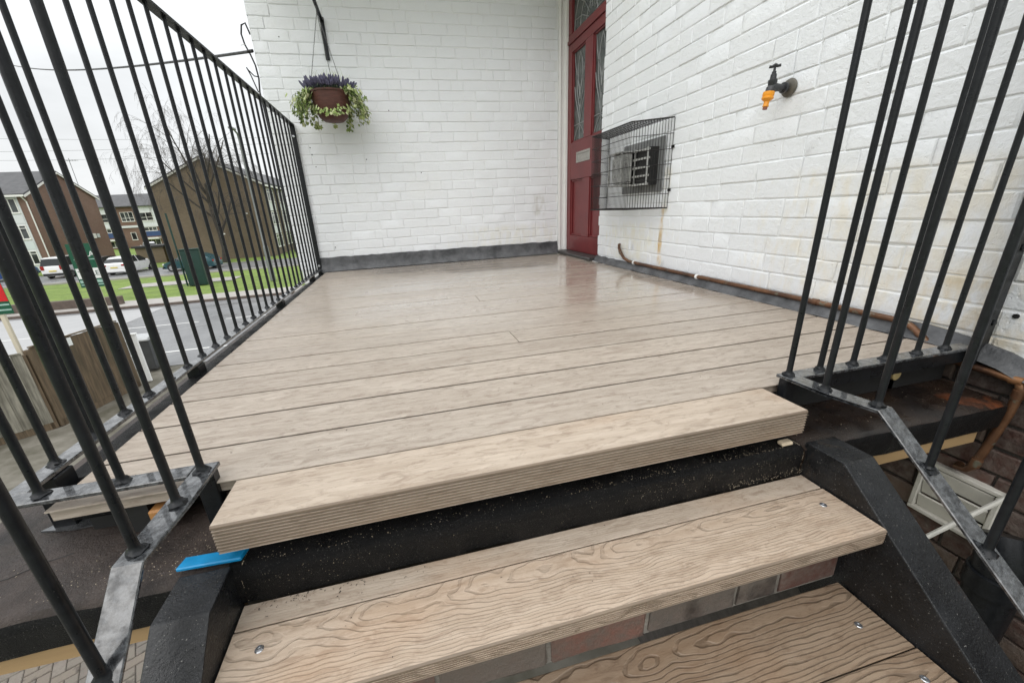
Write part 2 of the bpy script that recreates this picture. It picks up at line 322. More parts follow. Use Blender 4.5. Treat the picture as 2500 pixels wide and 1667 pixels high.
e = rp.color_ramp.elements; e[0].color = (.085, .15, .032, 1); e[1].position = 1; e[1].color = (.68, .70, .44, 1); x = e.new(.35); x.color = (.24, .33, .085, 1); x = e.new(.7); x.color = (.45, .52, .22, 1)
L(t, rp.outputs[0], b.inputs['Base Color']); b.inputs['Roughness'].default_value = .5; b.inputs['Subsurface Weight'].default_value = 0
m, t, b = newmat('grassblade'); g = N(t, 'ShaderNodeNewGeometry'); L(t, mix(t, g.outputs['Random Per Island'], (.16, .24, .05), (.62, .64, .36)), b.inputs['Base Color']); b.inputs['Roughness'].default_value = .5
simple('timber_new', (.40, .265, .13), .6, var=.2, ns=10, stretch=(.12, 1, 1), bmp=.3, bs=60); simple('timber_orange', (.42, .20, .065), .6, var=.2, ns=30, stretch=(.2, 1, 1))
simple('timber_cut', (.42, .32, .15), .6, var=.12, ns=50); simple('composite_joist', (.19, .165, .135), .5, var=.2, ns=14, stretch=(.1, 1, 1), bmp=.3)
simple('blue_plastic', (.004, .26, .55), .38, var=.12, ns=30, bmp=.2); simple('zinc', (.5, .51, .53), .25, metal=.9, var=.2, ns=80); simple('bracket_steel', (.14, .145, .15), .3, metal=.7, var=.3, ns=40)
simple('sawdust', (.62, .52, .38), .8, var=.2, ns=200); simple('dirt_specks', (.015, .013, .012), .8, var=.2)
simple('cable', (.012, .012, .013), .5); simple('white_cable', (.6, .6, .58), .5)
def fencem(name, c):
    m, t, b = newmat(name); p = pos(t, (1, 1, .06), rnd=6.0); k = mix(t, rng(t, noise(t, p, 26, 6, .65), .35, .65), tuple(x * .45 for x in c), c)
    k = mix(t, rng(t, noise(t, pos(t, (1, 1, .4), rnd=2), 3, 4), .45, .7, 0, .6), k, (.045, .040, .022)); L(t, k, b.inputs['Base Color']); b.inputs['Roughness'].default_value = .8; bump(t, b, noise(t, p, 40, 5, .6), .6, .008)
fencem('fence_grey', (.33, .31, .25)); fencem('fence_brown', (.175, .125, .075))
m, t, b = newmat('asphalt'); p = pos(t)
k = mix(t, rng(t, noise(t, p, .6, 5, .6), .35, .65), (.15, .152, .155), (.215, .217, .22)); k = mix(t, rng(t, noise(t, p, 40, 3), .5, .7, 0, .4), k, (.26, .26, .26)); L(t, k, b.inputs['Base Color'])
L(t, rng(t, noise(t, pos(t, (.5, 1, 1)), .9, 5, .6), .35, .65, .22, .5), b.inputs['Roughness']); bump(t, b, noise(t, p, 60, 4, .7), .3, .01)
simple('pavement', (.34, .32, .295), .6, var=.12, ns=1.5, bmp=.2, bs=30); simple('pale_concrete', (.36, .36, .36), .5, var=.06, ns=.8); simple('road_paint', (.62, .62, .60), .5, var=.15, ns=10)
simple('kerb_stone', (.10, .075, .06), .7, var=.3, ns=4); simple('yard_concrete', (.125, .115, .075), .7, var=.45, ns=2.2, bmp=.4, bs=30, c2=(.20, .185, .155))
brickpiece('paver', [(.16, .145, .115), (.19, .17, .14), (.13, .12, .10), (.175, .15, .115)])
m, t, b = newmat('grass'); p = pos(t)
k = mix(t, rng(t, noise(t, p, 1.1, 5, .65), .35, .68), (.115, .185, .026), (.205, .295, .050)); k = mix(t, rng(t, noise(t, pos(t, (.35, 1, 1)), .9, 5, .6), .5, .72, 0, .75), k, (.075, .120, .022)); k = mix(t, rng(t, noise(t, p, 9, 4), .45, .75, 0, .5), k, (.27, .32, .09))
L(t, k, b.inputs['Base Color']); b.inputs['Roughness'].default_value = .8; bump(t, b, noise(t, p, 12, 6, .7), 1.0, .08)
simple('roof_tile', (.085, .085, .088), .7, var=.18, ns=1.2, bmp=.5, bs=5); simple('render_white', (.66, .68, .68), .6, var=.05, ns=.7); simple('panel_grey', (.58, .63, .62), .5, var=.05, ns=1); simple('panel_blue', (.035, .07, .17), .5, var=.1, ns=2)
m, t, b = newmat('window_glass'); L(t, mix(t, rng(t, noise(t, pos(t), .8, 2), .4, .65), (.02, .022, .023), (.10, .11, .11)), b.inputs['Base Color']); b.inputs['Roughness'].default_value = .08
simple('bark', (.040, .034, .028), .85, var=.3, ns=6); simple('twig', (.085, .070, .058), .85, var=.25, ns=3)
simple('lamp_grey', (.20, .21, .21), .45, metal=.2, var=.12, ns=3); simple('cab_green', (.007, .034, .028), .4, var=.15, ns=4)
simple('sign_green', (.006, .085, .045), .35, var=.1, ns=8); simple('sign_white', (.80, .82, .80), .4, var=.03); simple('sign_red', (.62, .012, .02), .35, var=.1); simple('sign_post', (.62, .56, .44), .6, var=.12, ns=8, stretch=(1, 1, .1)); simple('sign_ink', (.012, .05, .035), .5); simple('sign_mint', (.33, .50, .44), .4)
simple('bin_grey', (.055, .058, .06), .4, var=.15, ns=6); simple('bin_lid', (.42, .43, .43), .35, var=.1)
def carpaint(name, c, metal=0.0):
    m, t, b = newmat(name); b.inputs['Base Color'].default_value = (*c, 1); b.inputs['Metallic'].default_value = metal; b.inputs['Roughness'].default_value = .3
    L(t, rng(t, noise(t, pos(t), 2, 3), .3, .7, .22, .38), b.inputs['Roughness']); b.inputs['Coat Weight'].default_value = .7; b.inputs['Coat Roughness'].default_value = .06
carpaint('car_white', (.74, .74, .74)); carpaint('car_silver', (.55, .55, .54), .3); carpaint('car_teal', (.012, .068, .085), .25); carpaint('car_dark', (.045, .046, .05), .3); carpaint('car_blue', (.03, .09, .30), .2)
simple('tyre', (.012, .012, .012), .8); simple('alloy', (.42, .42, .43), .3, metal=.8); simple('car_glass', (.02, .024, .025), .07, var=.2, rvar=.03); simple('lamp_red', (.30, .012, .012), .25); simple('lamp_clear', (.7, .7, .68), .2); simple('plate_yellow', (.62, .50, .12), .4); simple('trim_black', (.015, .015, .015), .6)

# ================================================================== the setting
G = -3.4
def sheet(name, x0, x1, y0, y1, z, m, kind='structure'):
    b_ = MB(); b_.add([(x0, y0, z), (x1, y0, z), (x1, y1, z), (x0, y1, z)], [(0, 1, 2, 3)])
    o = b_.build(name, M[m], org=((x0 + x1) / 2, (y0 + y1) / 2, z)); return tag(o, kind=kind)
sheet('ground', -420, 420, -60, 700, G - .03, 'grass')
sheet('yard', -16, 14, -12, 12.6, G - .012, 'yard_concrete')
sheet('road', -160, 120, 12.6, 23.1, G, 'asphalt')
sheet('forecourt', -40, -11.9, 12.7, 22.6, G + .004, 'pale_concrete')
pvm = MB().box(-160, 120, 23.28, 25.1, G - .04, G + .10); tag(pvm.build('pavement', M['pavement']), kind='structure')
tag(MB().box(-160, 120, 23.1, 23.275, G - .05, G + .115).build('kerb', M['kerb_stone'], bevel=.02), kind='structure')
sheet('footpath', -18.8, -11.8, 31.2, 33.2, G + .004, 'pavement')
sheet('parking_lane', -90, 40, 37.6, 45.2, G + .006, 'asphalt')
tag(MB().box(-90, 40, 37.3, 37.58, G - .04, G + .09).build('kerb', M['pavement']), kind='structure')
sheet('footpath', -60, -21, 62.5, 64.5, G + .004, 'pavement')
sheet('footpath', -30.5, -29.2, 45.2, 92, G + .008, 'pavement')
for i, (xa, xb, yy) in enumerate(((-17, -8.6, 18.3), (-7.6, -3, 18.35), (-9.0, -5.6, 14.1), (-4.6, 2, 14.1))):
    tag(sheet('road_marking', xa, xb, yy - .06, yy + .06, G + .008, 'road_paint'), kind='structure')

# herringbone pavers in the yard
pv = sheet('paved_yard', -5.6, -1.7, 2.2, 4.7, G - .006, 'mortar_dark'); pvo = W[pv]
pm = MB()
def chamfer_block(mb, lx, ly, h, c):
    a, b_ = lx / 2, ly / 2
    mb.add([(-a, -b_, 0), (a, -b_, 0), (a, b_, 0), (-a, b_, 0), (-a, -b_, h - c), (a, -b_, h - c), (a, b_, h - c), (-a, b_, h - c), (-a + c, -b_ + c, h), (a - c, -b_ + c, h), (a - c, b_ - c, h), (-a + c, b_ - c, h)],
           [(0, 1, 5, 4), (1, 2, 6, 5), (2, 3, 7, 6), (3, 0, 4, 7), (4, 5, 9, 8), (5, 6, 10, 9), (6, 7, 11, 10), (7, 4, 8, 11), (8, 9, 10, 11)])
chamfer_block(pm, .195, .095, .035, .006); pme = pm.mesh('paver', M['paver'])
ang = R(28); ca_, sa_ = math.cos(ang), math.sin(ang); cnt = 0; seen = set(); spots = []
for ix in range(-22, 22):
    for iy in range(-22, 22):
        if (ix - iy) % 4 == 0: spots.append((ix * .1 + .1, iy * .1 + .05, 0))
        elif (ix - iy) % 4 == 3: spots.append((ix * .1 + .05, iy * .1 + .1, 90))
for (ux, uy, rot) in spots:
    x_ = -3.5 + ux * ca_ - uy * sa_; y_ = 3.5 + ux * sa_ + uy * ca_
    if not (-4.9 < x_ < -2.5 and 2.75 < y_ < 4.35): continue
    key = (round(ux * 20), round(uy * 20))
    if key in seen or cnt >= 300: continue
    seen.add(key); cnt += 1
    o = bpy.data.objects.new('paver', pme); col.objects.link(o); o.parent = pv
    o.location = (x_ - pvo.x, y_ - pvo.y, G - .03 - pvo.z + random.uniform(-.002, .002)); o.rotation_euler = (0, 0, ang + R(rot) + random.uniform(-.01, .01))

# ================================================================== bricks
def brick_mesh(Lb, Hb, D, seed, m, rough=.0007, edge=.0029):
    rr = random.Random(seed); nx = 6 if Lb > .15 else 4; nz = 4
    xs = [-Lb / 2] + [-Lb / 2 + .005 + (Lb - .010) * i / (nx - 3) for i in range(nx - 2)] + [Lb / 2]
    zs = [-Hb / 2, -Hb / 2 + .0045, Hb / 2 - .0045, Hb / 2]; P = []; F = []
    for jz, z in enumerate(zs):
        for ix, x in enumerate(xs):
            ed = ix in (0, nx - 1) or jz in (0, nz - 1)
            P.append((x + rr.uniform(-1, 1) * (.0030 if ed else .0014), (edge if ed else 0) + rr.uniform(-1, 1) * (rough if ed else rough * .35), z + rr.uniform(-1, 1) * (.0024 if ed else .0014)))
    for j in range(nz - 1):
        for i in range(nx - 1):
            a = j * nx + i; F.append((a, a + 1, a + nx + 1, a + nx))
    ring = [i for i in range(nx)] + [j * nx + nx - 1 for j in range(1, nz)] + [(nz - 1) * nx + i for i in range(nx - 2, -1, -1)] + [j * nx for j in range(nz - 2, 0, -1)]
    b0 = len(P); P += [(P[i][0], D, P[i][2]) for i in ring]; n = len(ring)
    for i in range(n): F.append((ring[i], b0 + i, b0 + (i + 1) % n, ring[(i + 1) % n]))
    mb = MB(); mb.v = P; mb.f = F; me = mb.mesh('brick', m, smooth=False)
    me.polygons.foreach_set('use_smooth', [True] * len(me.polygons)); me.set_sharp_from_angle(angle=R(22)); return me
def lay(root, name, m, u0, u1, z0, z1, pitch, place, rz, prio, limit, seed, gap=.008, hgap=.008, rough=.0007, only=None, stretch_p=.62, edge=.0029, phase=0.0):
    """place(u) -> world (x, y); bricks nearest (prio) become objects, the rest one joined part"""
    rr = random.Random(seed); lens = (.222, .107, .165); lib = {}
    def mesh(kind, v):
        if (kind, v) not in lib: lib[(kind, v)] = brick_mesh(lens[kind], pitch - gap, .045, seed * 100 + kind * 10 + v, m, rough, edge)
        return lib[(kind, v)]
    items = []; nrow = int((z1 - z0) / pitch + .5)
    for r_ in range(nrow):
        z = z0 + (r_ + .5) * pitch; u = u0 - rr.choice((.0, .055, .11, .165)) - phase * (r_ % 2)
        while u < u1:
            kind = 0 if rr.random() < stretch_p else (1 if rr.random() < .85 else 2); Lb = lens[kind]
            a, b_ = u, u + Lb
            ca2, cb2 = max(a, u0), min(b_, u1)
            if cb2 - ca2 > .035: items.append(((ca2 + cb2) / 2, z, kind, (cb2 - ca2) / Lb, rr.randrange(5), rr.random()))
            u = b_ + hgap
    items = [it for it in items if only is None or only(it[0], it[1])]
    items.sort(key=lambda it: prio(it[0], it[1])); rest = MB(); o0 = W[root]
    for i, (u, z, kind, sc, v, q) in enumerate(items):
        x, y = place(u); me = mesh(kind, v); rot = Matrix.Rotation(rz, 4, 'Z')
        jit = Matrix.Rotation(random.uniform(-.008, .008), 4, 'Y') @ Matrix.Rotation(random.uniform(-.006, .006), 4, 'Z')
        mat_ = Matrix.Translation((x, y, z + random.uniform(-.0015, .0015))) @ rot @ Matrix.Translation((0, random.uniform(-.0025, .0015), 0)) @ jit @ Matrix.Diagonal((sc, 1, 1, 1))
        if i < limit:
            o = bpy.data.objects.new(name, me); col.objects.link(o); o.parent = root; o.matrix_local = Matrix.Translation(-o0) @ mat_
        else:
            b0 = len(rest.v); rest.v += [tuple(mat_ @ vt.co) for vt in me.vertices]; rest.f += [tuple(b0 + k for k in pl.vertices) for pl in me.polygons]
    if rest.v:
        o = rest.build(name + '_courses', m, root); o.data.polygons.foreach_set('use_smooth', [True] * len(o.data.polygons)); o.data.set_sharp_from_angle(angle=R(22)); o['kind'] = 'stuff'

YB = 4.06; XR = 1.72
# --- back wall
bw = thing('painted_brick_wall', 'white painted brick wall carrying the hanging basket, lead upstand at its foot', 'wall', (.35, YB + .1, -.1))
MB().box(-.935, 2.0, YB + .0047, YB + .26, -.1, 3.3).build('wall_core', M['mortar_white'], bw)
lay(bw, 'brick', M['paint_back'], -.945, 1.652, .02, 3.3, .083, lambda u: (u, YB), 0, lambda u, z: (0 if z < 2.42 else 5) + abs(z - 1.1) * .3 + abs(u - .2) * .2, 300, 11, gap=.0050, hgap=.0032)
fl = MB(); nseg = 60; P = []
for i in range(nseg + 1):
    x = -.76 + (1.645 + .76) * i / nseg; tz = .132 + random.uniform(-.004, .003) - .004 * (i / nseg); wv = .003 * math.sin(i * .9) + random.uniform(-.0015, .0015)
    P += [(x, YB - .002, tz), (x, YB - .012, tz - .004), (x, YB - .016 + wv, .08), (x, YB - .024 + wv, .03), (x, YB - .045, .004), (x, YB - .002, .002)]
F = [(i * 6 + k, i * 6 + (k + 1) % 6, (i + 1) * 6 + (k + 1) % 6, (i + 1) * 6 + k) for i in range(nseg) for k in range(6)] + [(0, 1, 2, 3, 4, 5), tuple(nseg * 6 + k for k in (5, 4, 3, 2, 1, 0))]
fl.add(P, F); fl.build('lead_upstand', M['lead'], bw, smooth=True)
for (x, z) in ((-.66, 1.075), (-.655, 1.02), (-.64, .92), (-.20, .97), (-.6, .22), (.28, .845), (.05, 1.36), (-.74, 1.88)):
    MB().lathe([(.0045, 0), (.0045, .012)], (x, YB - .0015, z), (0, 1, 0), 8).build('screw_hole', M['flue_dark'], bw)
# --- side wall
sw = thing('painted_brick_wall', 'white painted brick wall with the garden tap and flue cage, rust streak below', 'wall', (XR + .1, 1.8, -.1))
MB().box(XR + .0047, XR + .27, -3.4, 3.15, -.02, 3.3).build('wall_core', M['mortar_white'], sw)
MB().box(XR + .0047, XR + .020, 3.151, 3.272, -.02, 3.3).build('wall_reveal', M['mortar_white'], sw)
lay(sw, 'brick', M['paint_side'], -3.4, 3.281, -.03, 3.3, .0835, lambda u: (XR, u), R(-90), lambda u, z: (0 if (.45 < u and z < 1.0 + (u - .75) * .72) else 50) + u * .3 + z * .1, 300, 23, gap=.0050, hgap=.0032, rough=.0007)
fl = MB(); nseg = 70; P = []
for i in range(nseg + 1):
    y = .50 + (3.27 - .50) * i / nseg; wv = .004 * math.sin(i * .7) + random.uniform(-.003, .003); tz = .047 + random.uniform(-.005, .004)
    if y < .82: tz -= (.82 - y) * .25
    P += [(XR - .001, y, tz), (XR - .012, y, tz + .001), (XR - .022 + wv, y, .03 + min(0, tz - .047)), (XR - .033 + wv, y, .014 + min(0, tz - .047)), (XR - .05, y, .0025 + min(0, tz - .047)), (XR - .001, y, -.012 + min(0, tz - .047))]
F = [(i * 6 + k, i * 6 + (k + 1) % 6, (i + 1) * 6 + (k + 1) % 6, (i + 1) * 6 + k) for i in range(nseg) for k in range(6)] + [(0, 1, 2, 3, 4, 5), tuple(nseg * 6 + k for k in (5, 4, 3, 2, 1, 0))]
fl.add(P, F); fl.build('lead_upstand', M['lead'], sw, smooth=True)
MB().lathe([(.0075, 0), (.0075, .012)], (XR - .0035, .72, .125), (1, 0, 0), 8).build('screw_hole', M['flue_dark'], sw)
# --- unpainted wall below the landing
lw = thing('bare_brick_wall', 'dark damp unpainted brick wall below the landing, carrying the white vent', 'wall', (XR + .1, .5, G))
MB().box(XR + .013, XR + .27, -3.4, 3.1, G - .05, -.025).build('wall_core', M['mortar_dark'], lw)
lay(lw, 'brick', M['old_brick'], -.3, 1.25, -1.37, -.035, .0835, lambda u: (XR, u), R(-90), lambda u, z: abs(u - .6) + abs(z + .3) * .6, 150, 31, gap=.010, hgap=.010, rough=.003)
# vent in it
vt = thing('wall_vent', 'white plastic louvred vent low on the bare brick wall', 'vent', (XR - .02, .695, -.51))
x0 = XR - .022
fr = MB(); y0, y1, z0, z1 = .592, .792, -.612, -.408
for a in ((y0, y1, z1 - .016, z1), (y0, y1, z0, z0 + .016), (y0, y0 + .016, z0 + .0165, z1 - .0165), (y1 - .016, y1, z0 + .0165, z1 - .0165)): fr.box(x0, XR + .004, *a)
fr.build('frame', M['vent_white'], vt, bevel=.003)
for k in range(3):
    za = z0 + .018 + k * .0565
    MB().obox((x0 + .011, (y0 + y1) / 2, za + .026), (.0025, 0, .0015), (0, (y1 - y0) / 2 - .019, 0), (-.006, 0, .0255)).build('louvre', M['vent_white'], vt)
# --- landing slab of concrete, bitumen coated
ls = thing('landing_slab', 'bitumen coated concrete slab under the deck, wet and littered with wood dust', 'slab', (.4, .7, -.19))
poly = [(.645, -.19), (.640, -.135), (.644, -.118), (.655, -.109), (.70, -.105), (.80, -.10), (4.05, -.10), (4.05, -.19)]
s_ = MB(); xs = [-.385 + 1.315 * i / 40 for i in range(41)]; P = []
for x in xs:
    wv = random.uniform(-.004, .004); P += [(x, y + (wv if y < .66 else 0), z + (random.uniform(-.003, .003) if -.15 < z < -.1 else 0)) for y, z in poly]
n = len(poly)
s_.add(P, [(i * n + k, i * n + (k + 1) % n, (i + 1) * n + (k + 1) % n, (i + 1) * n + k) for i in range(40) for k in range(n)] + [tuple(range(n)), tuple(40 * n + k for k in range(n - 1, -1, -1))]); s_.build('slab_middle', M['bitumen'], ls, smooth=True)
def slab_part(name, xa, xb, mt, mf, ns):
    s_ = MB(); P = []
    for i in range(ns + 1):
        x = xa + (xb - xa) * i / ns; P += [(x, y + random.uniform(-.002, .002), z) for y, z in poly]
    F = [(i * n + k, i * n + (k + 1) % n, (i + 1) * n + (k + 1) % n, (i + 1) * n + k) for i in range(ns) for k in range(n)] + [tuple(range(n)), tuple(ns * n + k for k in range(n - 1, -1, -1))]
    s_.add(P, F); o = s_.build(name, M[mt], ls, smooth=True); o.data.materials.append(M[mf])
    for i in range(ns):
        for k in (0, 1, 7): o.data.polygons[i * n + k].material_index = 1
    return o
slab_part('slab_end', -.93, -.3855, 'wet_slab', 'bitumen', 16); slab_part('slab_end', .9305, 1.66, 'rusty_slab', 'bitumen', 20)
MB().box(-.93, -.389, .655, .70, -.232, -.191).build('timber_edge', M['timber_new'], ls); MB().box(1.06, 1.60, .655, .70, -.235, -.191).build('timber_edge', M['timber_new'], ls)
MB().box(-.85, XR, .72, 4.04, -.30, -.236).build('slab_soffit', M['mortar_dark'], ls)
MB().box(-.785, -.703, .9, 4.03, -.0995, -.012).build('bitumen_fillet', M['bitumen'], ls, bevel=.01)
MB().tube([(-.93, .705, -.1032), (-.88, .712, -.1035), (-.82, .735, -.1030), (-.78, .742, -.1028), (-.74, .765, -.1016), (-.70, .775, -.1012)], .0011, 5).build('crack', M['flue_dark'], ls)
# piers carrying the slab
for (x, y, lb_) in ((-.55, 2.0, 'brown brick pier carrying the middle of the landing slab'), (-.55, 3.75, 'brown brick pier carrying the slab beside the basket wall')):
    p_ = thing('brick_pier', lb_, 'pier', (x, y, G), group='piers under the landing slab')
    MB().box(x - .16, x + .16, y - .16, y + .16, G, -.30).build('shaft', M['brick_brown'], p_); MB().box(x - .19, x + .19, y - .19, y + .19, G - .02, G + .10).build('footing', M['yard_concrete'], p_)

# ================================================================== deck
dk = thing('landing_deck', 'wet tan composite deck boards covering the first floor landing', 'deck', (.5, 2.4, -.1))
def board(name, xa, xb, ya, yb, zt, th, m, parent, c=.0022):
    lp_, sd_ = .0028, .009
    poly = [(ya + sd_, zt - th), (yb - sd_, zt - th), (yb - sd_, zt - lp_ - .004), (yb, zt - lp_), (yb, zt - c * .5), (yb - c * .8, zt), (ya + c * .8, zt), (ya, zt - c * .5), (ya, zt - lp_), (ya + sd_, zt - lp_ - .004)]
    return MB().prism(poly, lambda u, v, t_: (t_, u, v), xa, xb).build(name, m, parent)
pitch = .153
for i in range(22):
    ya = .7785 + i * pitch; yb = min(ya + pitch - .0078, 4.012); dz = random.uniform(-.0006, .0006)
    xa = -.716; xb = 1.668
    if yb - ya < .03: continue
    if i in (4, 9):
        board('deck_board', xa, .405, ya, yb, dz, .028, M['deck'], dk); board('deck_board', .4075, xb, ya, yb, dz + .0006, .028, M['deck'], dk)
    else: board('deck_board', xa, xb, ya, yb, dz, .028, M['deck'], dk)
for x in (-.62, -.2, .2, .6, 1.0, 1.4): MB().box(x, x + .05, .80, 4.0, -.099, -.0295).build('joist', M['flue_dark'], dk)
# ribbed nosing board
nb = thing('nosing_board', 'thick tan nosing board with ribbed front edge at the head of the steps', 'board', (.26, .71, -.1))
def ribbed(ya, yb, zt, th, nr, dep):
    poly = [(yb, zt - th), (yb, zt - .002), (yb - .002, zt), (ya + .003, zt), (ya, zt - .003)]
    for k in range(nr):
        za = zt - .004 - (th - .006) * k / nr; zb = zt - .004 - (th - .006) * (k + 1) / nr; h = (za - zb)
        poly += [(ya, za - h * .06), (ya, za - h * .46), (ya + dep, za - h * .56), (ya + dep, za - h * .96)]
    poly += [(ya + .001, zt - th)]
    return poly
MB().prism(ribbed(.643, .7745, 0, .062, 8, .0075), lambda u, v, t_: (t_, u, v), -.384, .910).build('board', M['nosing'], nb)
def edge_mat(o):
    o.data.materials.append(M['dark_front_edge'])
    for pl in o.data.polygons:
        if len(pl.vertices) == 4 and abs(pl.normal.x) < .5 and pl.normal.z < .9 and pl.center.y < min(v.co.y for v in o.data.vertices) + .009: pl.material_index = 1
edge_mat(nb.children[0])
for x in (-.25, .25, .78): MB().box(x, x + .05, .70, .77, -.1045, -.0625).build('bearer', M['flue_dark'], nb)  # bearers coloured black to give the shade of the gap under the nosing
MB().box(.872, .906, .655, .675, -.1055, -.094).build('packer', M['sawdust'], nb, bevel=.004)

# ================================================================== stairs
st = thing('staircase', 'steep stair of tan grained treads between black stringers down from the landing', 'stairs', (.28, .4, G))
SL = .88
def ztop(y): return -.10 if y >= .56 else -.10 - (.56 - y) * .86
for (xa, xb) in ((.938, 1.028), (-.462, -.376)):
    yb = .56 - (3.3 - .1) / .86
    prof = [(.652, -.10), (.56, -.10), (yb, G + .005), (yb + .42, G + .005), (.652, -.46)]
    MB().prism(prof, lambda u, v, t_: (t_, u, v), xa, xb).build('stringer', M['stringer_paint'], st, bevel=.0025, seg=2)
scr = MB().lathe([(.0075, 0), (.0075, .0012), (.0062, .0022), (.003, .0024), (.003, .0012)], (0, 0, 0), (0, 0, 1), 12).mesh('screw', M['zinc'])
NT = 15
for i in range(NT):
    zt = -.19 - i * .21; yf = .448 - i * .2414; yk = yf + (.197 if i == 0 else .296); xa, xb = -.372, .934
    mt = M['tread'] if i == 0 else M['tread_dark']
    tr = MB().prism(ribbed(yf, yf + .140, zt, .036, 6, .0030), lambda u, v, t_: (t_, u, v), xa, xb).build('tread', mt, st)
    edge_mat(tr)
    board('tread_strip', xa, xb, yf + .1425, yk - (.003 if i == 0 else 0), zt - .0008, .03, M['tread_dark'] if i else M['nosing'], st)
    if i < 4:
        for (sx_, sy_) in ((-.318, yf + .098), (.882, yf + .095), (.86, yf + .20) if i == 0 else (.872, yf + .205)):
            if i == 0 and sy_ > yf + .19: continue
            o = bpy.data.objects.new('screw', scr); col.objects.link(o); o.parent = tr; o.location = Vector((sx_, sy_, zt - .0003)) - W[tr]
    yr = yf + .057
    rs = MB().box(-.374, .936, yr + .012, yr + .09, zt - .208 if i < NT - 1 else G, zt - .0362).build('riser', M['mortar_riser'], st)
    W[rs] = W[st]
    if i < 3:
        u = -.37
        while u < .93:
            Lb = random.choice((.215, .215, .105)); ue = min(u + Lb, .934); me = brick_mesh(max(.03, ue - u), .075, .03, 900 + i * 50 + int(u * 100), M['riser_brick'], .003)
            for (zc, h) in ((zt - .036 - .042, 1.0), (zt - .036 - .127, 1.0)):
                o = bpy.data.objects.new('brick', me); col.objects.link(o); o.parent = rs
                o.location = Vector(((u + ue) / 2, yr + .006 + random.uniform(-.003, .002), zc)) - W[rs]
            u = ue + .011

# ================================================================== railings
BR = .0071
def bal_mesh(h, seed):
    rb = random.Random(seed); mb = MB(); n_ = 12; prof = [(.0150, 0), (.0138, .0025), (.0112, .0045), (.0094, .0075), (BR + .0006, .011), (BR, .015), (BR, h * .33), (BR, h * .66), (BR, h)]; P = []
    for q, (r_, z) in enumerate(prof):
        for k in range(n_):
            rad = r_ * (1 + (rb.uniform(-.18, .22) if q < 4 else rb.uniform(-.015, .015))); zz = z + (rb.uniform(-.0012, .0016) if 0 < q < 5 else 0); P.append((rad * math.cos(6.2832 * k / n_) + (rb.uniform(-.0004, .0004) if q > 5 else 0), rad * math.sin(6.2832 * k / n_), zz))
    F = [(i * n_ + k, i * n_ + (k + 1) % n_, (i + 1) * n_ + (k + 1) % n_, (i + 1) * n_ + k) for i in range(len(prof) - 1) for k in range(n_)] + [tuple(range(n_ - 1, -1, -1)), tuple((len(prof) - 1) * n_ + k for k in range(n_))]
    return mb.add(P, F).mesh('baluster', M['black_steel'], smooth=True)
BMS = [bal_mesh(1.214, q) for q in range(6)]
def bal(parent, x, y, z=.032):
    o = bpy.data.objects.new('baluster', random.choice(BMS)); col.objects.link(o); o.parent = parent
    o.location = Vector((x + random.uniform(-.001, .001), y + random.uniform(-.001, .001), z)) - W[parent]; o.rotation_euler = (random.uniform(-.0025, .0025), random.uniform(-.0025, .0025), random.uniform(0, 6))
def zr(y): return .03 if y >= .556 else .03 - .89 * (.556 - y)
YE = -2.95
def flatbar(parent, name, pts, hw, th, m, dxf=lambda u: 0):
    """flat bar with its top through pts (in a plane x = const): prism of the path"""
    up = [(y, z) for y, z in pts]; lo = [(y, z - th) for y, z in reversed(pts)]
    x = hw[0]
    return MB().prism(up + lo, lambda u, v, t_: (t_ + dxf(u), u, v), hw[0], hw[1]).build(name, M[m], parent, bevel=.0015)
def railing(label, xs, ycross, cross, xo, ys, drift):
    dxf = lambda u: max(0, min(1, (.680 - u) / .105)) * drift
    r_ = thing('metal_railing', label, 'railing', (xs, ycross, -.1))
    # descending flight
    flatbar(r_, 'bottom_rail', [(ycross + .02, .032), (ycross - .1, .032), (.556, .032), (.52, zr(.52) + .002), (YE, zr(YE) + .002)], (xs - .021, xs + .021), .009, 'rail_steel', dxf)
    flatbar(r_, 'top_rail', [(ycross + .02, 1.255), (ycross - .1, 1.255), (.556, 1.255), (.52, zr(.52) + 1.225), (YE, zr(YE) + 1.225)], (xs - .021, xs + .021), .010, 'black_steel', dxf)
    for y in ys: bal(r_, xs + dxf(y), y)
    y = .458
    while y > YE: bal(r_, xs + dxf(y), y, zr(y) - .004); y -= .1155
    # cross rail
    a, b_ = min(xs, xo), max(xs, xo)
    sgn = 1 if xo > xs else -1
    ca2, cb2 = (a + .0215, b_) if sgn > 0 else (a, b_ - .0215)
    MB().box(ca2, cb2, ycross - .020, ycross + .020, .0235, .0325).build('bottom_rail', M['rail_steel'], r_, bevel=.0015)
    MB().box(ca2, cb2, ycross - .020, ycross + .020, 1.2455, 1.2555).build('top_rail', M['black_steel'], r_, bevel=.0015)
    for x in cross: bal(r_, x, ycross)
    MB().box(xs - .018, xs + .018, ycross - .012, ycross + .012, -.104, .0225).build('foot', M['black_steel'], r_, bevel=.002)
    return r_
rl = railing('black metal railing beside the street with the long side run up to the basket wall', -.441, .787, (-.583, -.715), -.79, (.779, .681, .578), -.008)
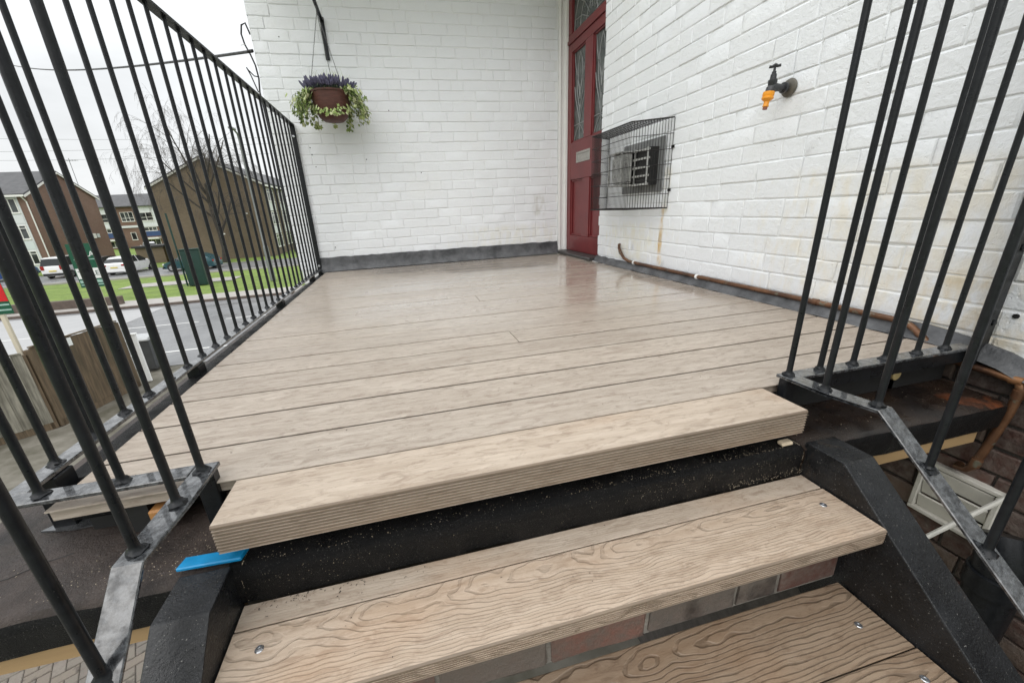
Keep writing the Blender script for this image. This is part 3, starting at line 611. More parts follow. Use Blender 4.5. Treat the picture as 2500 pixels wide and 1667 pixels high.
# long side run
MB().box(-.79, -.75, .8075, 4.035, .0235, .0325).build('bottom_rail', M['rail_steel'], rl, bevel=.0015)
MB().box(-.79, -.75, .8075, 4.035, 1.2455, 1.2565).build('top_rail', M['black_steel'], rl, bevel=.0015)
y = .905
while y < 3.98: bal(rl, -.77, y); y += .1142
MB().box(-.79, -.75, 4.036, 4.047, -.02, 1.258).build('wall_post', M['black_steel'], rl, bevel=.002)
for z in (.06, 1.16): MB().lathe([(.010, 0), (.010, .006), (.006, .007), (.006, .004)], (-.77, 4.0355, z), (0, -1, 0), 8).build('bolt', M['zinc'], rl)
for y in (.86, 1.49, 2.6, 3.6): MB().box(-.788, -.7455, y, y + .05, -.1005, .0228).build('foot_plate', M['black_steel'], rl, bevel=.002)
rr_ = railing('black metal railing on the tap wall side with its cross piece bolted to the wall', .980, .762, (1.083, 1.2, 1.315, 1.437, 1.551), 1.652, (.764, .670, .572), .030)
MB().box(1.003, 1.652, .7565, .7655, -.020, .0230).build('rail_angle', M['black_steel'], rr_)
MB().box(1.633, 1.673, .742, .754, -.03, 1.258).build('wall_post', M['black_steel'], rr_, bevel=.002)
MB().box(1.674, 1.7185, .752, .764, -.01, 1.258).build('wall_post', M['black_steel'], rr_, bevel=.002)
for z in (.1, .32, .37, .43, .8): MB().lathe([(.009, 0), (.009, .006), (.005, .008)], (1.696, .7515, z), (0, -1, 0), 8).build('bolt', M['black_steel'], rr_)

# ================================================================== front door
XD = 1.745
dr = thing('front_door', 'dark red panelled front door with leaded glass and fanlight beside the basket wall', 'door', (XD, 3.64, .03))
D0, D1 = 3.19, 4.035
def strip(name, y0, y1, z0, z1, x0, x1, m, bev=.003): return MB().box(x0, x1, y0, y1, z0, z1).build(name, M[m], dr, bevel=bev)
leaf = []
strip('stile', D0, D0 + .085, .035, 1.868, XD, XD + .045, 'red_door'); strip('stile', D1 - .085, D1, .035, 1.868, XD, XD + .045, 'red_door')
strip('muntin', 3.535, 3.675, .19, .7205, XD + .0005, XD + .045, 'red_door'); strip('muntin', 3.535, 3.675, 1.055, 1.80, XD + .0005, XD + .045, 'red_door')
strip('bottom_rail', D0 + .0855, D1 - .0855, .035, .1895, XD + .0003, XD + .045, 'red_door'); strip('lock_rail', D0 + .0855, D1 - .0855, .721, 1.0545, XD + .0003, XD + .045, 'red_door')
strip('top_rail', D0 + .0855, D1 - .0855, 1.8005, 1.868, XD + .0003, XD + .045, 'red_door')
for (a, b_) in ((D0 + .0855, 3.5345), (3.6755, D1 - .0855)):
    strip('panel', a, b_, .19, .7205, XD + .024, XD + .040, 'red_door')
    mo = MB()
    for (ya, yb, za, zb) in ((a, b_, .19, .207), (a, b_, .7035, .7205), (a, a + .017, .2075, .703), (b_ - .017, b_, .2075, .703)): mo.box(XD + .010, XD + .0235, ya, yb, za, zb)
    mo.build('panel_moulding', M['red_door'], dr, bevel=.005)
    g_ = strip('glass_pane', a + .012, b_ - .012, 1.067, 1.788, XD + .026, XD + .032, 'door_glass', 0)
    mo = MB()
    for (ya, yb, za, zb) in ((a, b_, 1.055, 1.067), (a, b_, 1.788, 1.80), (a, a + .012, 1.0675, 1.7875), (b_ - .012, b_, 1.0675, 1.7875)): mo.box(XD + .012, XD + .034, ya, yb, za, zb)
    mo.build('glazing_bead', M['red_door'], dr, bevel=.003)
    # lead cames: tulip stem, leaves, cross bar
    yc = (a + b_) / 2; hw = (b_ - a) / 2 - .014; xl = XD + .0245; ld = MB()
    def came(pts): ld.tube([(xl, yc + p * hw, z) for p, z in pts], .0042, 6)
    came([(0, 1.07), (0, 1.35)]); came([(-1, 1.20), (1, 1.20)])
    for sg in (-1, 1):
        came([(0, 1.20), (sg * .35, 1.32), (sg * .75, 1.42), (sg * .95, 1.52)]); came([(0, 1.30), (sg * .28, 1.40), (sg * .5, 1.47), (sg * .6, 1.60), (sg * .38, 1.55), (sg * .1, 1.47), (0, 1.40)])
        came([(0, 1.47), (sg * .32, 1.55), (sg * .42, 1.63), (sg * .25, 1.71), (0, 1.77)]); came([(sg * .6, 1.60), (sg * .8, 1.68), (sg * .95, 1.785)]); came([(sg * .95, 1.07), (sg * .55, 1.14), (0, 1.20)])
    ld.build('lead_came', M['lead_came'], dr, smooth=True)
lb = MB()
for (ya, yb, za, zb) in ((3.53, 3.81, .935, .955), (3.53, 3.81, .862, .882), (3.53, 3.55, .8825, .9345), (3.79, 3.81, .8825, .9345)): lb.box(XD - .007, XD + .002, ya, yb, za, zb)
lbo = lb.build('letter_plate', M['letter_metal'], dr, bevel=.002); strip('letter_flap', 3.551, 3.789, .8835, .9335, XD - .0025, XD + .0015, 'letter_metal', .001)
# fanlight and frame
strip('transom', 3.19, 4.035, 1.871, 1.905, XD - .012, XD + .06, 'red_door', .004)
fg = strip('fanlight_pane', 3.26, 3.965, 1.945, 2.60, XD + .026, XD + .032, 'door_glass', 0); fm = MB()
for (ya, yb, za, zb) in ((3.19, 4.035, 1.9055, 1.945), (3.19, 4.035, 2.60, 2.68), (3.19, 3.26, 1.9455, 2.5995), (3.965, 4.035, 1.9455, 2.5995)): fm.box(XD, XD + .045, ya, yb, za, zb)
fm.build('fanlight_frame', M['red_door'], dr, bevel=.004)
ld = MB()
for k in range(7):
    an = R(15 + k * 25); ld.tube([(XD + .0245, 3.61 + math.cos(an) * .06, 1.95 + math.sin(an) * .06), (XD + .0245, 3.61 + math.cos(an + .12) * .2, 1.95 + math.sin(an + .12) * .2), (XD + .0245, 3.61 + math.cos(an) * .34, 1.95 + math.sin(an) * .34)], .004, 6)
for rad in (.1, .22, .34): ld.tube([(XD + .0245, 3.61 + math.cos(R(q)) * rad, 1.95 + math.sin(R(q)) * rad) for q in range(0, 181, 12)], .004, 6)
ld.build('lead_came', M['lead_came'], dr, smooth=True)
MB().box(XD + .05, XD + .07, 3.16, 4.05, .03, 2.7).build('door_backing', M['flue_dark'], dr)
fp = MB().prism([(1.654, YB - .003), (1.654, YB - .022), (1.672, YB - .028), (1.690, YB - .018), (1.715, YB - .018), (1.722, YB - .036), (1.7425, YB - .036), (1.7425, YB - .003)], lambda u, v, t_: (u, v, t_), .035, 3.0); fp.build('door_frame', M['white_paint'], dr)
sl = MB().prism([(1.640, .001), (1.640, .020), (1.648, .028), (1.70, .031), (1.80, .036), (1.80, .001)], lambda u, v, t_: (u, t_, v), 3.275, 4.022); sl.build('door_sill', M['dark_sill'], dr)
# porch soffit above the door, out of the picture but shading the corner
pc = thing('porch_canopy', 'white boarded porch roof projecting over the basket wall and the red front door', 'canopy', (.4, 3.6, 2.5))
MB().box(-.95, XR - .002, 3.25, YB - .002, 2.50, 2.55).build('soffit', M['white_paint'], pc); MB().box(-.97, XR - .002, 3.23, 3.248, 2.46, 2.68).build('fascia', M['white_paint'], pc); MB().box(-.97, XR - .002, 3.249, YB - .002, 2.5505, 2.68).build('roof', M['lead'], pc)

# ================================================================== flue and its cage
fu = thing('boiler_flue', 'grey square boiler flue terminal with louvres inside the wire cage', 'flue', (XR, 2.66, .55))
MB().box(XR - .014, XR - .0045, 2.42, 2.90, .545, .875).build('wall_plate', M['flue_plate'], fu, bevel=.003)
yc, zc = 2.62, .705
MB().box(XR - .075, XR - .0145, yc - .15, yc + .15, zc - .115, zc + .115).build('duct', M['flue_dark'], fu)
gr = MB()
for k in range(5): gr.box(XR - .088, XR - .0765, yc - .15, yc + .15, zc - .114 + k * .053, zc - .102 + k * .053)
for yv in (-.145, .0, .145): gr.box(XR - .092, XR - .0885, yc + yv - .006, yc + yv + .006, zc - .115, zc + .115)
gr.build('grille', M['flue_grey'], fu)
hd = MB(); hd.prism([(-.075, -.095), (.06, -.095), (.075, -.05), (.075, .06), (.055, .10), (-.075, .10)], lambda u, v, t_: (t_, yc + .10 + u, zc + v), XR - .165, XR - .0925); hd.build('exhaust_hood', M['flue_grey'], fu, bevel=.008)
fl2 = MB()
for dz in (-.105, .105): fl2.box(XR - .185, XR - .0925, yc + .02, yc + .19, zc + dz - .005, zc + dz + .005)
for yy in (.022, .188): fl2.box(XR - .185, XR - .170, yc + yy - .004, yc + yy + .004, zc - .0995, zc + .0995)
fl2.build('deflector', M['flue_grey'], fu, bevel=.002)
cg = thing('flue_guard', 'black wire guard cage bolted over the boiler flue', 'cage', (XR, 2.7, .43))
A = [(XR - .004, 2.352), (XR - .215, 2.485), (XR - .215, 3.012), (XR - .004, 3.14)]
zb, zt = .442, .962
def along(t_):
    ls_ = [math.dist(A[i], A[i + 1]) for i in range(3)]; tot = sum(ls_); d = t_ * tot
    for i in range(3):
        if d <= ls_[i] + 1e-9: f = d / ls_[i]; return (A[i][0] + (A[i + 1][0] - A[i][0]) * f, A[i][1] + (A[i + 1][1] - A[i][1]) * f)
        d -= ls_[i]
    return A[3]
nw = 62; wm = MB().lathe([(.0017, 0), (.0017, zt - zb)], (0, 0, 0), (0, 0, 1), 5).mesh('wire', M['cage_wire'])
for i in range(nw + 1):
    x, y = along(i / nw); o = bpy.data.objects.new('wire', wm); col.objects.link(o); o.parent = cg; o.location = Vector((x, y, zb)) - W[cg]
for k in range(7):
    z = zb + (zt - zb) * k / 6; MB().tube([(x - .002, y - .002, z) for x, y in A], .004 if k in (0, 6) else .002, 6).build('hoop', M['cage_wire'], cg)
for z, nm in ((zt, 'top_mesh'), (zb, 'bottom_mesh')):
    tm = MB()
    for i in range(30):
        y = 2.36 + i * .0265; lim = XR - .215
        if y < 2.485: lim = XR - .004 - (y - 2.352) / .133 * .211
        if y > 3.012: lim = XR - .004 - (3.14 - y) / .128 * .211
        tm.tube([(XR - .004, y, z + .002), (lim, y, z + .002)], .0018, 5)
    for k in range(5): x = XR - .03 - k * .042; ya = 2.352 + (XR - .004 - x) / .211 * .133; tm.tube([(x, ya, z + .004), (x, 5.492 - ya, z + .004)], .0016, 5)
    tm.build(nm, M['cage_wire'], cg)
for (y, z) in ((2.345, .55), (2.345, .80)): MB().box(XR - .009, XR - .0035, y - .012, y + .012, z - .008, z + .008).build('fixing_lug', M['cage_wire'], cg)

# ================================================================== garden tap
tp = thing('garden_tap', 'black outdoor tap with orange hose connector on the white wall', 'tap', (XR, 1.6, .92))
wy, wz = 1.597, .922
MB().lathe([(.034, 0), (.036, .004), (.033, .010), (.024, .014), (.012, .016)], (XR - .003, wy, wz), (-1, 0, 0), 24).build('wall_flange', M['tap_plate'], tp, smooth=True)
MB().lathe([(.011, .010), (.011, .030), (.021, .031), (.021, .040), (.013, .042), (.013, .06)], (XR, wy, wz), (-1, 0, 0), 16).build('inlet', M['tap_black'], tp, smooth=True)
bx = XR - .098
MB().tube([(XR - .05, wy, wz), (XR - .07, wy, wz), (bx + .005, wy, wz + .001), (bx - .004, wy, wz - .006), (bx - .010, wy, wz - .024)], [.014, .015, .019, .019, .017], 14).build('body', M['tap_black'], tp, smooth=True)
MB().lathe([(.0155, -.004), (.0165, .012), (.0175, .014), (.0175, .024), (.0125, .026), (.0115, .044), (.0085, .046), (.0085, .054), (.005, .056), (.005, .072)], (bx, wy, wz + .004), (0, 0, 1), 14).build('spindle', M['tap_black'], tp, smooth=True)
MB().tube([(bx - .016, wy + .013, wz + .078), (bx - .008, wy + .0065, wz + .077), (bx, wy, wz + .081), (bx + .008, wy - .0065, wz + .077), (bx + .016, wy - .013, wz + .078)], [.0062, .0058, .0085, .0058, .0062], 8).build('handle', M['tap_black'], tp, smooth=True)
MB().lathe([(.014, 0), (.0215, .002), (.0220, .014), (.0200, .020), (.0225, .022), (.0225, .028), (.014, .035), (.0105, .038), (.0105, .052), (.012, .054), (.012, .057), (.009, .059)], (bx - .010, wy, wz - .015), (-.13, 0, -1), 16).build('hose_connector', M['tap_orange'], tp, smooth=True)
MB().lathe([(.0090, .0593), (.0090, .068), (.005, .069)], (bx - .010, wy, wz - .015), (-.13, 0, -1), 12).build('connector_tip', M['tap_tip'], tp, smooth=True)

# ================================================================== copper pipe along the wall foot
cp = thing('copper_pipe', 'tarnished copper pipe clipped along the foot of the tap wall', 'pipe', (XR, 1.8, -.4))
xp = XR - .020
MB().tube([(XR + .01, 2.905, .172), (XR - .012, 2.90, .168), (xp, 2.885, .145), (xp, 2.85, .105), (xp, 2.80, .072), (xp, 2.74, .058), (xp, 2.60, .054), (xp, 2.0, .050), (xp, 1.4, .049), (xp - .002, .99, .048), (xp - .004, .955, .046), (xp - .008, .93, .036), (xp - .016, .885, .008), (xp - .018, .862, -.010), (xp - .018, .845, -.028), (xp - .018, .825, -.036)], .0108, 12).build('long_run', M['copper'], cp, smooth=True)
MB().tube([(xp - .018, .826, -.036), (xp - .018, .74, -.040), (xp - .018, .665, -.046), (xp - .018, .648, -.052), (xp - .018, .641, -.07), (xp - .018, .645, -.15), (xp - .018, .662, -.30), (xp - .018, .670, -.352), (xp - .014, .682, -.372), (xp - .008, .705, -.380), (XR - .002, .712, -.381)], .0112, 12).build('drop', M['copper'], cp, smooth=True)
for (q, ax) in (((xp - .018, .655, -.047), (0, 1, -.03)), ((xp - .018, .6425, -.085), (0, .03, -1)), ((xp - .018, .667, -.335), (0, .1, -1)), ((xp, 1.28, .049), (0, 1, 0)), ((xp, 2.86, .115), (0, .6, .7))):
    a = Vector(ax).normalized(); MB().lathe([(.0113, -.014), (.0133, -.013), (.0133, .013), (.0113, .014)], q, ax, 12).build('fitting', M['copper'], cp, smooth=True)
for y in (2.66, 1.99):
    MB().lathe([(.0112, -.008), (.0145, -.008), (.0145, .008), (.0112, .008)], (xp, y, .0545 if y > 2.3 else .050), (0, 1, 0), 14).build('clip', M['white_paint'], cp, smooth=True)
MB().tube([(XR - .006, 2.40, .047), (XR - .012, 2.40, .036)], .004, 6).build('clip', M['copper'], cp); MB().tube([(XR - .006, 1.55, .043), (XR - .014, 1.55, .034)], .005, 6).build('clip', M['copper'], cp)
# soil pipe and conduit below
sp_ = thing('soil_pipe', 'fat black plastic drain pipe beside the white vent', 'pipe', (1.58, .50, G))
MB().tube([(1.58, .50, G), (1.58, .50, -.60), (1.58, .505, -.53), (1.60, .53, -.47)], .055, 16).build('shaft', M['black_steel'], sp_, smooth=True); MB().lathe([(.056, 0), (.064, .002), (.064, .06), (.056, .062)], (1.58, .50, -.64), (0, 0, 1), 16).build('collar', M['black_steel'], sp_, smooth=True)
cb = MB().tube([(XR - .004, .585, -.40), (1.55, .60, -.47), (1.35, .615, -.55), (1.12, .63, -.63), (1.03, .635, -.66)], .007, 8).build('conduit', M['white_dirty'], smooth=True); tag(cb, 'thin dirty white conduit slanting across below the landing', 'conduit')
# things left lying at the deck edge
bl = MB().obox((-.412, .672, -.094), (.056, -.004, .001), (.003, .0135, 0), (0, 0, .004)).build('packing_shim', M['blue_plastic'], bevel=.002); tag(bl, 'bright blue plastic packing shim lying under the nosing board', 'shim')
jo = thing('deck_packer', 'black plastic packer block between slab and deck under the street railing', 'packer', (-.65, .85, -.1))
MB().box(-.73, -.53, .832, .868, -.068, -.0295).build('cap', M['bitumen'], jo, bevel=.004); MB().box(-.70, -.53, .835, .865, -.0985, -.0685).build('packer', M['flue_dark'], jo)
br_ = thing('steel_bracket', 'small galvanised fixing bracket with a bolt hole lying on the slab', 'bracket', (-.76, .86, -.1))
k = MB(); k.prism([(-.81, .858), (-.74, .845), (-.70, .848), (-.70, .885), (-.735, .893), (-.785, .882)], lambda u, v, t_: (u, v, t_), -.0985, -.0945); k.build('plate', M['bracket_steel'], br_); MB().lathe([(.009, 0), (.009, .0006)], (-.765, .872, -.0944), (0, 0, 1), 12).build('bolt_hole', M['flue_dark'], br_)
tb = MB().box(-.565, -.515, .785, .85, -.0295 - .0, -.0005).build('timber_block', M['timber_orange'], bevel=.004); tb.location.z -= .045; tag(tb, 'sawn orange softwood block under the street side railing corner', 'block')
ov = thing('round_timber', 'pale cut end of a round timber post under the tap side railing', 'timber', (1.43, .80, -.06))
MB().lathe([(.0, -.016), (.012, -.016), (.0165, -.014), (.0165, .06)], (1.43, .800, -.046), (0, 1, 0), 16).build('log', M['timber_cut'], ov, smooth=True)
MB().box(.96, 1.66, .800, .802, -.099, -.0285).build('deck_edge_trim', M['flue_dark'], dk)  # black sheet standing in for the dark beam and shaded void under the deck
# wood dust and shavings
sdm = MB(); rr = random.Random(5)
def speck(x, y, z, s, nz=(0, 0, 1)):
    a = rr.uniform(0, 6.28); l = s * rr.uniform(.7, 2.6); wv = s * rr.uniform(.3, .7); c_, s2 = math.cos(a), math.sin(a)
    if nz[2]: ax, ay, az = (c_ * l, s2 * l, 0), (-s2 * wv, c_ * wv, 0), (0, 0, s * .25)
    else: ax, ay, az = (c_ * l, 0, s2 * l), (-s2 * wv, 0, c_ * wv), (0, s * .25, 0)
    sdm.obox((x, y, z), ax, ay, az)
def cl(a_, b_): # clustered abscissa
    c_ = rr.choice(cents); return min(b_, max(a_, rr.gauss(c_, .10))) if rr.random() < .65 else rr.uniform(a_, b_)
cents = [rr.uniform(-.36, .92) for _ in range(7)] + [-.3, .88]
for _ in range(520): speck(cl(-.36, .92), .652 + abs(rr.gauss(0, .016)), -.1045, rr.uniform(.0002, .0006))
for _ in range(300): speck(cl(-.36, .92), .6375, -.118 - abs(rr.gauss(0, .025)), rr.uniform(.0002, .0005), (0, -1, 0))
for _ in range(120): speck(rr.uniform(.70, .93), .6375, -.18 + abs(rr.gauss(0, .012)), rr.uniform(.0003, .0007), (0, -1, 0))
for _ in range(260): speck(-.40 - abs(rr.gauss(0, .16)), .66 + abs(rr.gauss(0, .07)), -.1015, rr.uniform(.0002, .0007))
for _ in range(60): speck(rr.uniform(.94, 1.6), rr.uniform(.66, .78), -.1015, rr.uniform(.0003, .0008))
for _ in range(70): speck(cl(-.36, .92), .64 - abs(rr.gauss(0, .02)), -.1892, rr.uniform(.0003, .0006))
o = sdm.build('wood_dust', M['sawdust']); tag(o, 'pale wood dust and shavings scattered over the black slab', 'dust', kind='stuff')
sdm = MB()
for _ in range(70): speck(min(.92, -.36 + abs(rr.gauss(0, .16))), .638 - abs(rr.gauss(0, .012)), -.1888, rr.uniform(.0004, .0011))
for _ in range(26): speck(rr.uniform(-.3, .9), rr.uniform(.46, .63), -.1888, rr.uniform(.0004, .0009))
for _ in range(14): speck(rr.uniform(0, .9), rr.uniform(.24, .46), -.399, rr.uniform(.0004, .001))
for _ in range(90): speck(rr.uniform(-.6, 1.5), rr.uniform(.8, 2.4), .0012, rr.uniform(.0004, .0011))
o = sdm.build('grit', M['dirt_specks']); tag(o, 'dark grit and crumbs scattered on the steps and deck', 'grit', kind='stuff')

# ================================================================== hanging basket
wbx = -.392
bk = thing('basket_bracket', 'black iron wall bracket holding up the hanging basket', 'bracket', (wbx, YB, 1.72))
MB().box(wbx - .016, wbx + .016, YB - .016, YB - .003, 1.725, 2.02).build('wall_bar', M['black_steel'], bk, bevel=.002)
MB().box(wbx - .012, wbx + .012, YB - .335, YB - .0165, 1.992, 2.006).build('arm', M['black_steel'], bk, bevel=.002)
MB().tube([(wbx, YB - .285, 1.991), (wbx, YB - .285, 1.965), (wbx, YB - .272, 1.952), (wbx, YB - .285, 1.941), (wbx, YB - .297, 1.952)], .003, 6).build('hook', M['chain'], bk)
hb = thing('hanging_basket', 'hanging basket with brown liner, purple lavender and trailing variegated ivy', 'hanging basket', (wbx, YB - .285, 1.2))
cx, cy = wbx, YB - .285
prof = [(.020, 1.215), (.075, 1.222), (.105, 1.245), (.125, 1.285), (.137, 1.345), (.146, 1.408), (.152, 1.412), (.152, 1.424), (.140, 1.424), (.134, 1.404), (.02, 1.400)]
MB().lathe(prof, (cx, cy, 0), (0, 0, 1), 32).build('liner_pot', M['basket_liner'], hb, smooth=True)
rng_ = random.Random(3)
for k in range(3):
    an = R(200 + 120 * k); e_ = (cx + math.cos(an) * .146, cy + math.sin(an) * .146, 1.42); c_ = MB(); nlk = 46
    for i in range(nlk):
        f = (i + .5) / nlk; p0 = Vector((cx, cy, 1.946)); p1 = Vector(e_); q = p0.lerp(p1, f); d = (p1 - p0).normalized(); u_ = d.orthogonal().normalized(); v_ = d.cross(u_)
        sv = u_ if i % 2 else v_
        c_.tube([q + d * .0068 + sv * .0, q + d * .003 + sv * .0026, q - d * .003 + sv * .0026, q - d * .0068, q - d * .003 - sv * .0026, q + d * .003 - sv * .0026], .0014, 4, closed=True)
    c_.build('chain', M['chain'], hb)
def leaf(mb, c, n, s, rr2, star=True):
    n = Vector(n).normalized(); u_ = n.orthogonal().normalized(); a = rr2.uniform(0, 6.28); u_ = (u_ * math.cos(a) + n.cross(u_) * math.sin(a)); v_ = n.cross(u_); P = [Vector(c) + n * s * .12]
    k = 10 if star else 6
    for i in range(k):
        t_ = 2 * math.pi * i / k; rad = s * ((1.0 if i % 2 == 0 else .58) if star else (1.0 if i % 3 == 0 else .5)) * rr2.uniform(.85, 1.15); P.append(Vector(c) + u_ * math.cos(t_) * rad + v_ * math.sin(t_) * rad - n * s * .18 * (i % 2))
    mb.add(P, [(0, i + 1, (i + 1) % k + 1) for i in range(k)])
iv = MB(); stems = MB(); rr2 = random.Random(21)
# trailing strands: (angle, length, outward)
for s_i in range(90):
    an = rr2.uniform(0, 6.28); front = math.sin(an) < -.55
    ln = rr2.uniform(.06, .12) if front and rr2.random() < .5 else rr2.uniform(.12, .25)
    if math.sin(an) < 0 and abs(math.cos(an)) < .72: continue
    out_ = rr2.uniform(.04, .16) * (1.0 if abs(math.cos(an)) > .5 else .5); x, y, z = cx + math.cos(an) * .14, cy + math.sin(an) * .14, 1.43; pts = []
    for i in range(9):
        f = i / 8; rad = .14 + out_ * math.sin(min(1, f * 1.5) * 1.4) ; px_ = cx + math.cos(an + .25 * f) * rad; py_ = min(YB - .02, cy + math.sin(an + .25 * f) * rad); pz_ = 1.43 + .03 * math.sin(f * 3) - ln * f * 1.0
        pts.append((px_, py_, pz_))
    stems.tube(pts, .0012, 4)
    nl = int(6 + ln * 75)
    for i in range(nl):
        f = rr2.random(); i0 = min(7, int(f * 8)); q = Vector(pts[i0]).lerp(Vector(pts[i0 + 1]), f * 8 - i0) + Vector((rr2.gauss(0, .012), rr2.gauss(0, .012), rr2.gauss(0, .012)))
        if q.y > YB - .02: q.y = YB - .02
        leaf(iv, q, (math.cos(an) + rr2.gauss(0, .5), math.sin(an) + rr2.gauss(0, .5), .5 + rr2.gauss(0, .4)), rr2.uniform(.008, .024), rr2)
# band of ivy across the front under the rim
for _ in range(80):
    an = R(rr2.uniform(190, 352)); z = 1.262 + rr2.gauss(0, .018) + .05 * abs(math.cos(an)) ** 2; rad = .138 + rr2.uniform(0, .02); leaf(iv, (cx + math.cos(an) * rad, cy + math.sin(an) * rad, z), (math.cos(an), math.sin(an), .4), rr2.uniform(.010, .017), rr2)
o = iv.build('ivy_leaves', M['ivy'], hb); o['kind'] = 'stuff'; stems.build('ivy_stems', M['dark_leaf'], hb)
lv = MB(); gd = MB(); gb = MB()
for _ in range(230):
    a = rr2.uniform(0, 6.28); rad = .15 * math.sqrt(rr2.random()); x, y = cx + math.cos(a) * rad, cy + math.sin(a) * rad; tip = (x + math.cos(a) * rad * .35 + rr2.gauss(0, .012), y + math.sin(a) * rad * .3 + rr2.gauss(0, .012), 1.485 + rr2.uniform(0, .06) - rad * .16)
    b0 = Vector((x, y, 1.405)); t1 = Vector(tip); m1 = b0.lerp(t1, .5); gd.tube([b0, t1], .0014, 4)
    lv.tube([m1, b0.lerp(t1, .62), b0.lerp(t1, .8), b0.lerp(t1, .93), t1], [.003, .0085, .0090, .0070, .001], 5)
for _ in range(160):
    a = rr2.uniform(0, 6.28); rad = .14 * math.sqrt(rr2.random()); leaf(gd, (cx + math.cos(a) * rad, cy + math.sin(a) * rad, 1.418 + rr2.uniform(0, .03)), (rr2.gauss(0, .6), rr2.gauss(0, .6), 1), .014, rr2, False)
for _ in range(130):
    a = rr2.uniform(0, 6.28); x, y = cx + .03 + rr2.gauss(0, .05), cy + rr2.gauss(0, .03); dx, dy = rr2.gauss(0, .045), rr2.gauss(0, .03); h_ = rr2.uniform(.09, .19); wv = .0030
    P = []
    for i in range(5):
        f = i / 4; c_ = Vector((x + dx * f * f, y + dy * f * f, 1.41 + h_ * f)); ww = wv * (1 - f) + .0003; P += [c_ + Vector((ww * math.cos(a), ww * math.sin(a), 0)), c_ - Vector((ww * math.cos(a), ww * math.sin(a), 0))]
    gb.add(P, [(2 * i, 2 * i + 1, 2 * i + 3, 2 * i + 2) for i in range(4)])
o = lv.build('lavender_flowers', M['lavender'], hb); o['kind'] = 'stuff'; o = gd.build('lavender_leaves', M['dark_leaf'], hb); o['kind'] = 'stuff'; o = gb.build('grass_tuft', M['grassblade'], hb); o['kind'] = 'stuff'

# ================================================================== beyond the railing: fence, boards, bin
def fence_run(p0, p1, m, label, nb_, h, lean=0.0):
    p0 = Vector((*p0, G)); p1 = Vector((*p1, G)); d = (p1 - p0); Ln = d.length; d.normalize(); nrm = Vector((d.y, -d.x, 0))
    f_ = thing('wooden_fence', label, 'fence', tuple((p0 + p1) / 2)); rr3 = random.Random(int(Ln * 1000)); bwid = Ln / nb_
    for i in range(nb_):
        c = p0 + d * (bwid * (i + .5)); hh = h + rr3.uniform(-.02, .02); o_ = rr3.uniform(-.004, .004)
        MB().obox(c + nrm * (.018 + o_) + Vector((0, 0, hh / 2 + .14)), d * (bwid * .5 + .004) + nrm * .007, nrm * .006, Vector((0, 0, hh / 2 - .14 + .14))).build('fence_board', M[m], f_)
    for z in (.45, 1.05, h - .12): MB().obox((p0 + p1) / 2 - nrm * .022 + Vector((0, 0, z)), d * Ln / 2, nrm * .022, Vector((0, 0, .035))).build('fence_rail', M[m], f_)
    MB().obox((p0 + p1) / 2 + Vector((0, 0, .065)), d * Ln / 2, nrm * .02, Vector((0, 0, .075))).build('gravel_board', M['fence_brown'], f_)
    for q in (p0, p1): MB().obox(q + Vector((0, 0, h / 2 + .06)) - nrm * .03, d * .05, nrm * .05, Vector((0, 0, h / 2 + .06))).build('fence_post', M['fence_brown'], f_)
    MB().obox((p0 + p1) / 2 + nrm * .01 + Vector((0, 0, h + .17)), d * Ln / 2, nrm * .03, Vector((0, 0, .012))).build('capping', M[m], f_)
    return f_
fence_run((-10.2, 7.15), (-7.50, 9.17), 'fence_grey', 'weathered silver grey fence run facing the landing', 24, 1.50)
fence_run((-7.42, 9.26), (-7.02, 11.15), 'fence_brown', 'brown mossy fence run ending beside the letting board post', 14, 1.58)
ps = MB().obox((-7.28, 9.93, -1.78), (.035, .11, 0), (.02, -.006, 0), (0, 0, .09)).build('paper_notice', M['sign_white'], bevel=.004); tag(ps, 'white plastic sheet folded over the fence top', 'sheet')
def text(parent, s, loc, size, m, rz=0):
    cu = bpy.data.curves.new('lettering', 'FONT'); cu.body = s; cu.size = size; cu.align_x = 'CENTER'; cu.align_y = 'CENTER'; cu.extrude = .001
    to = bpy.data.objects.new('tmp', cu); col.objects.link(to); dg = bpy.context.evaluated_depsgraph_get(); me = bpy.data.meshes.new_from_object(to.evaluated_get(dg)); bpy.data.objects.remove(to)
    me.materials.clear(); me.materials.append(M[m]); o = bpy.data.objects.new('lettering', me); col.objects.link(o); o.parent = parent; o.rotation_euler = (R(90), 0, rz); o.location = Vector(loc) - W[parent]; return o
yb1 = 11.22; xb1 = -7.15
ab = thing('letting_board', 'green and white letting board on a pale post behind the brown fence', 'sign', (xb1, yb1, G))
MB().box(xb1 - .028, xb1 + .028, yb1, yb1 + .05, G, -.02).build('post', M['sign_post'], ab)
MB().box(xb1 - .30, xb1 + .30, yb1 - .012, yb1 - .002, -.80, .20).build('panel', M['sign_green'], ab)
MB().box(xb1 - .28, xb1 + .28, yb1 - .016, yb1 - .0125, -.60, -.36).build('white_panel', M['sign_white'], ab)
MB().box(xb1 - .28, xb1 + .28, yb1 - .016, yb1 - .0125, -.70, -.635).build('mint_strip', M['sign_mint'], ab); MB().box(xb1 - .28, xb1 + .28, yb1 - .016, yb1 - .0125, -.755, -.73).build('mint_strip', M['sign_mint'], ab)
MB().box(xb1 - .24, xb1 + .24, yb1 - .016, yb1 - .0125, -.165, -.148).build('rule', M['sign_mint'], ab)
text(ab, 'ALLA', (xb1, yb1 - .0135, -.045), .17, 'sign_white'); text(ab, 'TO LET', (xb1, yb1 - .0175, -.48), .155, 'sign_ink')
yb2 = 9.35; xb2 = -7.66
a2 = thing('letting_board', 'red and green letting board on a cream post behind the grey fence', 'sign', (xb2, yb2, G))
